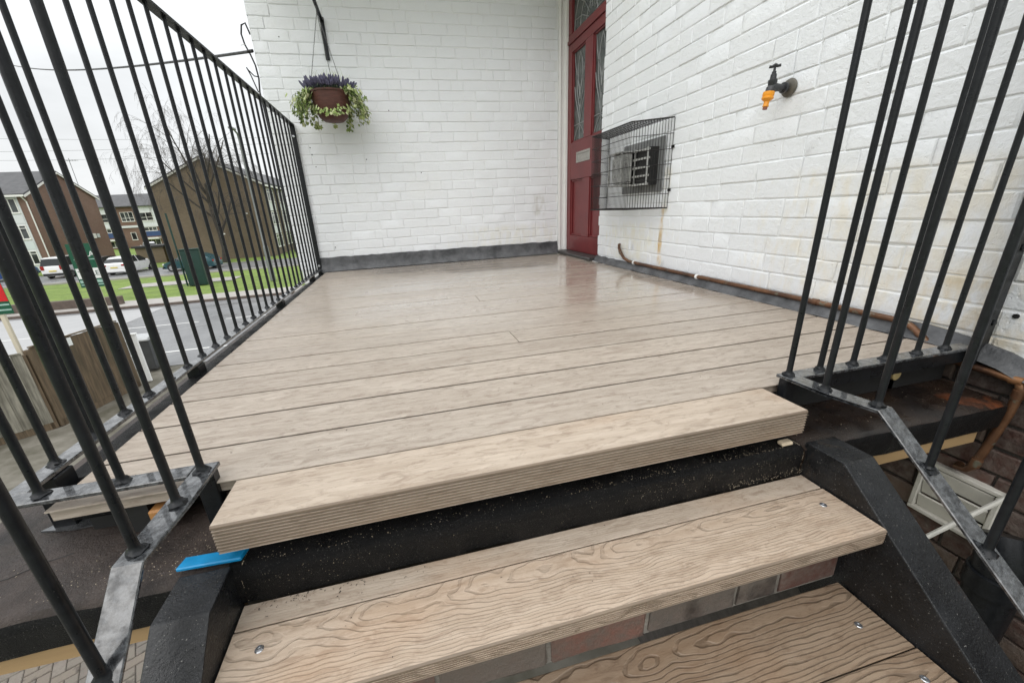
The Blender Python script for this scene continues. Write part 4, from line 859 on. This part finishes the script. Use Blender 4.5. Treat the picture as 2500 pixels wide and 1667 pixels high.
MB().box(xb2 - .035, xb2 + .035, yb2, yb2 + .05, G, -.2).build('post', M['sign_post'], a2); MB().box(xb2 - .36, xb2 + .22, yb2 - .012, yb2 - .002, -.965, -.1).build('panel', M['sign_green'], a2)
MB().box(xb2 - .36, xb2 + .22, yb2 - .016, yb2 - .0125, -.72, -.3).build('red_panel', M['sign_red'], a2)
for z in (-.80, -.90): MB().box(xb2 - .34, xb2 + .21, yb2 - .016, yb2 - .0125, z, z + .03).build('mint_strip', M['sign_mint'], a2)
wp_ = thing('gate_post', 'flat white gate post standing past the end of the brown fence', 'post', (-6.95, 11.45, G))
MB().box(-7.03, -6.88, 11.42, 11.48, G, -2.10).build('shaft', M['white_paint'], wp_, bevel=.006); MB().box(-7.05, -6.86, 11.40, 11.50, -2.0995, -2.07).build('cap', M['white_paint'], wp_)
bn = thing('litter_bin', 'dark grey bin with pale lid by the road edge past the fence', 'bin', (-7.33, 12.45, G))
def taper(mb, cx_, cy_, z0, z1, a0, b0, a1, b1): mb.add([(cx_ - a0, cy_ - b0, z0), (cx_ + a0, cy_ - b0, z0), (cx_ + a0, cy_ + b0, z0), (cx_ - a0, cy_ + b0, z0), (cx_ - a1, cy_ - b1, z1), (cx_ + a1, cy_ - b1, z1), (cx_ + a1, cy_ + b1, z1), (cx_ - a1, cy_ + b1, z1)], [(0, 3, 2, 1), (4, 5, 6, 7), (0, 1, 5, 4), (1, 2, 6, 5), (2, 3, 7, 6), (3, 0, 4, 7)]); return mb
taper(MB(), -7.33, 12.45, G + .06, -2.48, .19, .22, .25, .29).build('body', M['bin_grey'], bn, bevel=.02); MB().prism([(-.32, -2.475), (.32, -2.475), (.32, -2.40), (.2, -2.37), (-.26, -2.38), (-.33, -2.43)], lambda u, v, t_: (t_, 12.45 + u, v), -7.60, -7.06).build('lid', M['bin_lid'], bn, bevel=.01)
for x in (-7.53, -7.13): MB().lathe([(.10, -.02), (.10, .02)], (x, 12.68, G + .10), (1, 0, 0), 14).build('wheel', M['tyre'], bn)
# low dark edging wall and small bits by the pavement
eg = MB().box(-46, -14.55, 24.1, 24.35, G + .09, G + .52).build('edging_wall', M['kerb_stone'], bevel=.02); tag(eg, 'low dark brick edging wall between the forecourt and the grass', 'wall')
gc = thing('street_cabinet', 'tall dark green metal street cabinet standing on the grass verge', 'cabinet', (-13.35, 29.8, G))
MB().box(-13.90, -12.80, 29.75, 30.2, G, -1.08).build('body', M['cab_green'], gc, bevel=.03); MB().box(-13.94, -12.76, 29.70, 30.25, -1.0795, -1.02).build('lid', M['cab_green'], gc, bevel=.01)
for x in (-13.62, -13.08): MB().box(x - .25, x + .25, 29.735, 29.7495, G + .12, -1.16).build('door', M['cab_green'], gc)
MB().tube([(-14.1, 30.0, G), (-14.1, 30.0, 1.2)], .055, 10).build('vent_pole', M['cab_green'], gc)
lp = thing('street_lamp', 'tall grey street lamp column rising from the grass verge', 'street lamp', (-8.66, 29.3, G))
MB().tube([(-8.66, 29.3, G), (-8.66, 29.3, G + 2.2)], [.17, .16], 14).build('base', M['lamp_grey'], lp, smooth=True); MB().tube([(-8.66, 29.3, G + 2.2), (-8.66, 29.3, G + 2.3), (-8.66, 29.3, 5.2), (-8.66, 29.1, 5.45), (-8.66, 28.6, 5.6)], [.155, .125, .10, .06, .05], 12).build('column', M['lamp_grey'], lp, smooth=True)
MB().obox((-8.66, 28.35, 5.6), (.12, 0, 0), (0, .32, 0), (0, 0, .06)).build('lantern', M['lamp_grey'], lp, bevel=.03)

# ================================================================== parked cars
def car(name, label, loc, rz, paint, kind, group='cars parked across the green', lights=True):
    o = thing(name, label, 'car', (loc[0], loc[1], G + .01), rz, group)
    if kind == 'hatch': S = [(-2.08, .55, .55, .93), (-2.05, .90, .90, .95), (-1.93, .98, 1.02, .97), (-1.62, 1.0, 1.34, 1), (-1.25, .99, 1.46, 1), (-.2, .97, 1.50, 1), (.45, .95, 1.42, 1), (1.15, .93, .97, .99), (1.75, .80, .83, .95), (2.02, .68, .70, .86), (2.10, .5, .5, .80)]; ht = 0
    elif kind == 'mpv': S = [(-1.98, .55, .55, .95), (-1.97, .98, .98, .97), (-1.93, 1.02, 1.06, .98), (-1.80, 1.04, 1.66, 1), (-1.5, 1.04, 1.76, 1), (.2, 1.02, 1.78, 1), (.75, 1.0, 1.68, 1), (1.35, .98, 1.04, .99), (1.75, .86, .90, .95), (1.98, .70, .72, .86), (2.04, .5, .5, .80)]
    else: S = [(-2.1, .5, .5, .9), (-2.05, .80, .80, .93), (-1.85, .93, .95, .97), (-1.45, .94, 1.22, 1), (-1.0, .94, 1.38, 1), (-.1, .92, 1.43, 1), (.45, .90, 1.34, 1), (1.05, .88, .91, .99), (1.6, .78, .80, .95), (1.95, .66, .68, .84), (2.06, .48, .48, .75)]
    Wd = .88; V = []; n = len(S)
    for (y, zb_, zr_, k) in S:
        cs = [(Wd * .93 * k, .24), (Wd * k, .52), (Wd * .965 * k, zb_), (Wd * (.965 if zr_ - zb_ < .08 else .76) * k * (1 if zr_ - zb_ < .08 else 1), zr_)]
        row = [(-a, y, z) for a, z in cs] + [(0, y, cs[-1][1] + .025)] + [(a, y, z) for a, z in reversed(cs)]
        V.append(row)
    m_ = len(V[0]); body = MB(); glass = MB(); allv = [p for r_ in V for p in r_]; fb, fg_ = [], []
    for i in range(n - 1):
        for j in range(m_ - 1):
            q = (i * m_ + j, i * m_ + j + 1, (i + 1) * m_ + j + 1, (i + 1) * m_ + j); h0 = S[i][2] - S[i][1]; h1 = S[i + 1][2] - S[i + 1][1]
            side = j in (2, m_ - 4); roof = j in (3, m_ - 5)
            isg = False
            if side and max(h0, h1) > .3 and i in (3, 4, 5, 6): isg = True
            if roof and abs(h1 - h0) > .28: isg = True
            (fg_ if isg else fb).append(q)
    fb += [tuple(range(m_ - 1, -1, -1)), tuple((n - 1) * m_ + k for k in range(m_))]
    fb += [(i * m_, (i + 1) * m_, (i + 1) * m_ + m_ - 1, i * m_ + m_ - 1) for i in range(n - 1)]
    body.add(allv, fb); glass.add(allv, fg_)
    bo = body.build('body', M[paint], o, smooth=True, local=True); gl = glass.build('windows', M['car_glass'], o, local=True)
    for (y, zb_, zr_, k) in (S[4], S[5]):
        for s2 in (-1, 1): MB().obox((s2 * Wd * .865, y, (zb_ + zr_) / 2), (.008, 0, 0), (0, .035, 0), (-s2 * (.965 - .76) * Wd * .5, 0, (zr_ - zb_) / 2)).build('pillar', M[paint], o, local=True)
    for y in (-1.28, 1.30):
        for s2 in (-1, 1):
            MB().lathe([(.36, 0), (.36, .02)], (s2 * (Wd * .955), y, .33), (s2, 0, 0), 20).build('wheel_arch', M['trim_black'], o, local=True)
            wh = MB().lathe([(.30, -.18), (.315, -.02), (.315, .02), (.29, .035), (.21, .036)], (s2 * (Wd * .965), y, .315), (s2, 0, 0), 20).build('wheel', M['tyre'], o, local=True, smooth=True)
            rm = MB().lathe([(.21, .030), (.205, .045), (.16, .040), (.04, .046), (.03, .05)], (s2 * (Wd * .965), y, .315), (s2, 0, 0), 10).build('rim', M['alloy'], wh, local=True)
    zb0 = S[1][1]
    for s2 in (-1, 1):
        MB().obox((s2 * .70, -2.06 if kind != 'mpv' else -1.985, zb0 - .06), (.13, 0, 0), (0, .03, 0), (0, 0, .075 if kind != 'mpv' else .17)).build('tail_light', M['lamp_red'], o, local=True, bevel=.02)
        MB().obox((s2 * .60, 1.98 if kind != 'mpv' else 1.93, .62), (.15, 0, 0), (0, .06, 0), (0, 0, .07)).build('headlight', M['lamp_clear'], o, local=True, bevel=.03)
        MB().obox((s2 * .98, .75, 1.0), (.09, 0, 0), (0, .04, 0), (0, 0, .06)).build('wing_mirror', M[paint], o, local=True, bevel=.02)
    yr_ = -2.09 if kind == 'hatch' else (-2.0 if kind == 'mpv' else -2.11)
    MB().box(-.27, .27, yr_ - .012, yr_ + .05, .60, .71).build('number_plate', M['plate_yellow'], o, local=True); MB().box(-.80, .80, yr_ - .02, yr_ + .10, .26, .46).build('bumper', M['trim_black'] if kind == 'mpv' else M[paint], o, local=True, bevel=.03)
    MB().box(-.80, .80, 1.98, 2.09, .26, .42).build('bumper', M['trim_black'], o, local=True, bevel=.03)
    if kind != 'mpv': MB().box(-.62, .62, yr_ - .025, yr_ + .09, .20, .255).build('diffuser', M['trim_black'], o, local=True)
    return o
car('parked_car', 'white hatchback parked tail first next to the teal car', (-24.05, 42.7), R(-3), 'car_white', 'hatch')
car('parked_car', 'tall boxy white car parked with its tail to the green', (-29.15, 43.6), R(-2), 'car_white', 'mpv')
car('parked_car', 'dark grey car parked between the two white cars', (-26.75, 44.0), R(0), 'car_dark', 'hatch')
car('parked_car', 'teal saloon parked side on before the brown gable', (-18.3, 40.9), R(86), 'car_teal', 'saloon')
car('parked_car', 'blue car parked beyond the boxy white car', (-34.2, 44.2), R(0), 'car_blue', 'hatch')
car('parked_car', 'white car parked far off by the distant terrace', (-39.2, 75.7), R(30), 'car_white', 'hatch')

# ================================================================== blocks of flats
def win(parent, axis, c, u0, u1, z0, z1, mull=(), trans=None, sgn=-1):
    """window on plane axis=c (axis 'y' faces -y, 'x' faces +x)"""
    def bx_(mb, ua, ub, za, zb_, d0, d1):
        if axis == 'y': mb.box(ua, ub, c - d1, c - d0, za, zb_)
        else: mb.box(c + d0, c + d1, ua, ub, za, zb_)
    w_ = MB(); t_ = .07
    for a in ((u0, u1, z1 - t_, z1), (u0, u1, z0, z0 + t_), (u0, u0 + t_, z0 + t_, z1 - t_), (u1 - t_, u1, z0 + t_, z1 - t_)): bx_(w_, *a, -.02, .06)
    for q in mull: bx_(w_, u0 + (u1 - u0) * q - .035, u0 + (u1 - u0) * q + .035, z0 + t_, z1 - t_, -.02, .055)
    if trans: bx_(w_, u0 + t_, u1 - t_, z0 + (z1 - z0) * trans - .03, z0 + (z1 - z0) * trans + .03, -.02, .05)
    wo = w_.build('window', M['upvc'], parent); g_ = MB(); bx_(g_, u0 + t_, u1 - t_, z0 + t_, z1 - t_, -.01, .02); g_.build('pane', M['window_glass'], wo)
    s_ = MB(); bx_(s_, u0 - .05, u1 + .05, z0 - .06, z0 - .002, -.02, .10); s_.build('sill', M['upvc'], wo)
# block 1: white panelled front facing the street, red gable end to the right
h1 = thing('block_of_flats', 'three storey flats with white panelled front and plain red brick gable end', 'building', (-45, 55.8, G))
X1, F1, B1, E1, R1 = -35.38, 51.0, 60.6, 4.15, 6.45
MB().prism([(F1, G - .1), (B1, G - .1), (B1, E1), ((F1 + B1) / 2, R1), (F1, E1)], lambda u, v, t_: (t_, u, v), -78, X1).build('wall', M['brick_red'], h1)
ym = (F1 + B1) / 2
rf = MB()
for s2 in (-1, 1):
    ye = ym + s2 * (ym - F1 + .45); ze = E1 - .45 * (R1 - E1) / (ym - F1)
    rf.prism([(ye, ze + .03), (ym, R1 + .03), (ym, R1 + .20), (ye, ze + .20)], lambda u, v, t_: (t_, u, v), -78.3, X1 + .12)
rfo = rf.build('roof', M['roof_tile'], h1)
for s2 in (-1, 1):
    ye = ym + s2 * (ym - F1 + .45); ze = E1 - .45 * (R1 - E1) / (ym - F1); MB().prism([(ye, ze - .16), (ym, R1 - .12), (ym, R1 + .05), (ye, ze + .05)], lambda u, v, t_: (t_, u, v), X1 + .121, X1 + .17).build('bargeboard', M['upvc'], h1)
MB().box(-78, X1 + .1, F1 - .55, F1 - .43, E1 - .30, E1 - .12).build('gutter', M['upvc'], h1); MB().tube([(X1 - .14, F1 - .48, E1 - .3), (X1 - .14, F1 - .10, E1 - .75), (X1 - .14, F1 - .09, G)], .055, 8).build('downpipe', M['upvc'], h1)
for bay in range(4):
    xa = X1 - .85 - bay * 6.2; xb = xa - 5.3
    MB().box(xb, xa, F1 - .05, F1 - .002, G + .2, E1 - .15).build('panel_bay', M['render_white'], h1)
    for k in range(3):
        zw = E1 - .42 - k * 2.52; 
        win(h1, 'y', F1 - .05, xa - 1.75, xa - .18, zw - 1.35, zw, (.62,), None if k == 0 else .78); win(h1, 'y', F1 - .05, xa - 4.9, xa - 2.3, zw - 1.35, zw, (.33, .66), .78 if k else None)
        MB().box(xb + .1, xa - .1, F1 - .085, F1 - .0505, zw - 2.36, zw - 1.62).build('spandrel', M['panel_grey'] if k else M['render_white'], h1)
MB().box(X1 + .002, X1 + .16, 57.7, 58.25, -.55, .0).build('meter_box', M['upvc'], h1); MB().box(X1 + .002, X1 + .14, 58.5, 58.9, -.5, -.05).build('extract_vent', M['panel_grey'], h1); MB().box(X1 + .002, X1 + .10, 56.3, 56.5, -1.75, -1.55).build('wall_lamp', M['upvc'], h1)
MB().tube([(X1 - .4, 59.3, 5.0), (X1 - .4, 59.3, 8.3)], .03, 6).build('aerial_mast', M['lamp_grey'], h1)
k = MB(); k.tube([(X1 - 1.1, 59.3, 8.05), (X1 + .4, 59.3, 8.05)], .02, 5)
for i in range(6): k.tube([(X1 - 1.0 + i * .26, 59.0, 8.05), (X1 - 1.0 + i * .26, 59.6, 8.05)], .014, 5)
k.build('aerial', M['lamp_grey'], h1)
# block 2: brown gable facing the street
h2 = thing('block_of_flats', 'three storey flats with a plain brown brick gable facing the street behind the bare tree', 'building', (-19, 60, G))
XA, XB, F2 = -24.15, -13.85, 50.0; xm = -19.0; E2, R2 = 4.35, 6.85
MB().prism([(XA, G - .1), (XB, G - .1), (XB, E2), (xm, R2), (XA, E2)], lambda u, v, t_: (u, t_, v), F2, 80).build('wall', M['brick_brown'], h2)
rf = MB()
for s2 in (-1, 1):
    xe = xm + s2 * (xm - XA + .45); ze = E2 - .45 * (R2 - E2) / (xm - XA); rf.prism([(xe, ze + .03), (xm, R2 + .03), (xm, R2 + .2), (xe, ze + .2)], lambda u, v, t_: (u, t_, v), F2 - .12, 80.3)
    MB().prism([(xe, ze - .15), (xm, R2 - .11), (xm, R2 + .05), (xe, ze + .05)], lambda u, v, t_: (u, t_, v), F2 - .17, F2 - .121).build('bargeboard', M['white_dirty'], h2)
rf.build('roof', M['roof_tile'], h2)
MB().box(-21.9, -20.9, 53.6, 54.5, 4.9, 7.05).build('chimney', M['brick_brown'], h2); MB().lathe([(.13, 0), (.11, .45)], (-21.4, 54.05, 7.05), (0, 0, 1), 10).build('chimney_pot', M['brick_red'], h2)
MB().tube([(XA - .12, F2 + .5, E2 - .3), (XA - .1, F2 + .5, G)], .06, 8).build('downpipe', M['upvc'], h2); MB().box(XB + .42, XB + .52, F2, 80, E2 - .42, E2 - .24).build('gutter', M['upvc'], h2)
for yy in (51.6, 56.2, 60.8, 65.4):
    for k in range(3):
        zw = E2 - .5 - k * 2.5; win(h2, 'x', XB, yy, yy + 2.4, zw - 1.4, zw, (.33, .66), .72)
    MB().box(XB + .002, XB + .05, yy, yy + 2.4, E2 - 2.9, E2 - 2.0).build('spandrel', M['render_white'], h2); MB().box(XB + .002, XB + .05, yy, yy + 2.4, E2 - 5.4, E2 - 4.5).build('spandrel', M['render_white'], h2)
for (x, z) in ((-21.3, -.9), (-18.6, -.8), (-18.9, -1.6), (-15.9, 1.2)): MB().box(x, x + .16, F2 - .05, F2 - .002, z, z + .14).build('wall_vent', M['upvc'], h2)
# distant terrace between them
h3 = thing('terraced_houses', 'distant two tone terrace with blue panels between the two blocks', 'building', (-50, 95, G))
F3 = 92.0
MB().prism([(F3, G - .1), (F3 + 10, G - .1), (F3 + 10, 4.3), (F3 + 5, 6.5), (F3, 4.3)], lambda u, v, t_: (t_, u, v), -80, -36).build('wall', M['brick_red'], h3)
MB().prism([(F3 - .5, 4.25), (F3 + 5, 6.62), (F3 + 10.5, 4.25), (F3 + 10.5, 4.1), (F3 - .5, 4.1)], lambda u, v, t_: (t_, u, v), -80.2, -35.8).build('roof', M['roof_tile'], h3)
for i in range(7):
    xa = -79 + i * 6.2
    MB().box(xa, xa + 3.0, F3 - .08, F3 - .002, .5, 4.2).build('render_panel', M['render_white'], h3); MB().box(xa, xa + 6.1, F3 - .14, F3 - .0805, .35, .75).build('string_course', M['render_white'], h3)
    MB().box(xa, xa + 3.0, F3 - .12, F3 - .002, -1.35, -.45).build('blue_panel', M['panel_blue'], h3); MB().box(xa + .2, xa + 2.8, F3 - .9, F3 - .002, -1.9, -1.6).build('door_hood', M['upvc'], h3)
    win(h3, 'y', F3 - .08, xa + .4, xa + 2.6, 1.5, 3.0, (.5,), .4); win(h3, 'y', F3, xa + 3.5, xa + 5.6, 1.5, 3.2, (.35, .65), .35); win(h3, 'y', F3, xa + .5, xa + 2.6, -.4, .3, (.35, .65)); win(h3, 'y', F3, xa + 4.2, xa + 5.1, -1.9, -.5); win(h3, 'y', F3, xa + .4, xa + 2.6, -3.1, -2.0, (.3, .6))
# bin store by block 2
bs_ = thing('bin_store', 'small brown brick bin store with dark flat top beside the brown gable', 'store', (-27, 53, G))
MB().box(-28.3, -25.6, 51.8, 54.6, G - .05, -1.75).build('wall', M['brick_brown'], bs_); MB().box(-28.5, -25.4, 51.6, 54.8, -1.749, -1.55).build('roof', M['trim_black'], bs_)

# ================================================================== bare tree
tr_ = thing('bare_tree', 'bare winter tree with fine drooping twigs before the brown gable', 'tree', (-17.7, 46.2, G))
rt = random.Random(14); trunk = MB(); twigs = MB(); ntw = [0]
def limb(p, d, ln, r_, lev):
    ns = 5; pts = [p.copy()]; dd = d.copy()
    for i in range(ns):
        dd = (dd + Vector((rt.gauss(0, .10), rt.gauss(0, .10), rt.gauss(0, .06) + (.05 if lev < 2 else -.10 * (lev - 1))))).normalized(); pts.append(pts[-1] + dd * ln / ns)
    rs = [r_ * (1 - .55 * i / ns) for i in range(ns + 1)]
    if lev <= 1: trunk.tube(pts, rs, 7)
    else: twigs.tube(pts, [max(.004, q * .8) for q in rs], 4 if lev < 4 else 3)
    if lev >= 5 or ln < .35: return
    nc = (6, 5, 5, 5, 4)[lev]
    for k in range(nc):
        f = rt.uniform(.28, 1.0) if lev else rt.uniform(.35, 1.0); i0 = min(ns - 1, int(f * ns)); q = pts[i0].lerp(pts[i0 + 1], f * ns - i0); t_ = (pts[i0 + 1] - pts[i0]).normalized()
        a = rt.uniform(0, 6.28); u_ = t_.orthogonal().normalized(); v_ = t_.cross(u_); sp2 = rt.uniform(.45, .95)
        nd = (t_ * math.cos(sp2) + (u_ * math.cos(a) + v_ * math.sin(a)) * math.sin(sp2)).normalized(); limb(q, nd, ln * rt.uniform(.42, .68), rs[i0] * rt.uniform(.42, .6), lev + 1)
limb(Vector((-17.7, 46.2, G - .05)), Vector((.0, 0, 1)), 7.6, .27, 0)
top = Vector((-17.7, 46.2, G + 6.4))
for k in range(4):
    a = R(40 + 90 * k); limb(top, Vector((math.cos(a) * .42, math.sin(a) * .42, 1)).normalized(), 5.6, .10, 1)
trunk.build('trunk', M['bark'], tr_, smooth=True); o = twigs.build('branches', M['twig'], tr_)

# ================================================================== cables
def catenary(p0, p1, sag, n_=24):
    p0 = Vector(p0); p1 = Vector(p1); return [p0.lerp(p1, i / n_) - Vector((0, 0, sag * 4 * (i / n_) * (1 - i / n_))) for i in range(n_ + 1)]
p0 = (-.955, 4.05, 1.775); p1 = (-15.0, 22.35, 7.15)
tag(MB().tube(catenary(p0, p1, .28, 30), .011, 6).build('overhead_cable', M['cable'], smooth=True), 'twisted black overhead cable running from the white wall corner to the street', 'cable')
wl = thing('wall_cable', 'loose black cable looping down the outer corner of the basket wall', 'cable', (-.96, YB + .03, 1.2))
MB().tube([(-.955, YB + .03, 1.90), (-.975, YB + .03, 1.975), (-1.005, YB + .03, 1.96), (-1.02, YB + .03, 1.90), (-1.01, YB + .03, 1.83), (-.985, YB + .03, 1.765), (-.965, YB + .03, 1.69), (-.96, YB + .03, 1.60), (-.975, YB + .03, 1.50), (-.97, YB + .03, 1.38), (-.965, YB + .03, 1.1), (-.965, YB + .03, .2)], .0065, 8).build('main_loop', M['cable'], wl, smooth=True)
MB().tube([(-.96, YB + .03, 1.61), (-.99, YB + .03, 1.615), (-1.02, YB + .03, 1.65), (-1.035, YB + .03, 1.675), (-1.015, YB + .03, 1.62), (-.985, YB + .03, 1.50)], .0045, 8).build('small_loop', M['cable'], wl, smooth=True)
MB().tube([(-.955, YB + .02, 1.79), (-.985, YB + .02, 1.785), (-1.0, YB + .02, 1.782)], .010, 8).build('clamp', M['cable'], wl); MB().tube([(-1.00, YB + .02, 1.83), (-1.04, YB + .02, 1.822)], .0022, 6).build('tie', M['white_cable'], wl)
for i, (a, b_) in enumerate((((-40, 52, 9.3), (-6, 48, 8.4)), ((-46, 52, 8.2), (-9, 44, 7.2)), ((-46, 52, 7.5), (-10, 46, 6.6)))):
    tag(MB().tube(catenary(a, b_, .25, 16), .013, 5).build('telephone_wire', M['lamp_grey']), ('highest of three thin telephone wires across the grey sky', 'middle one of three thin telephone wires across the sky', 'lowest of three thin telephone wires just above the roofs')[i], 'wire', 'telephone wires across the sky')
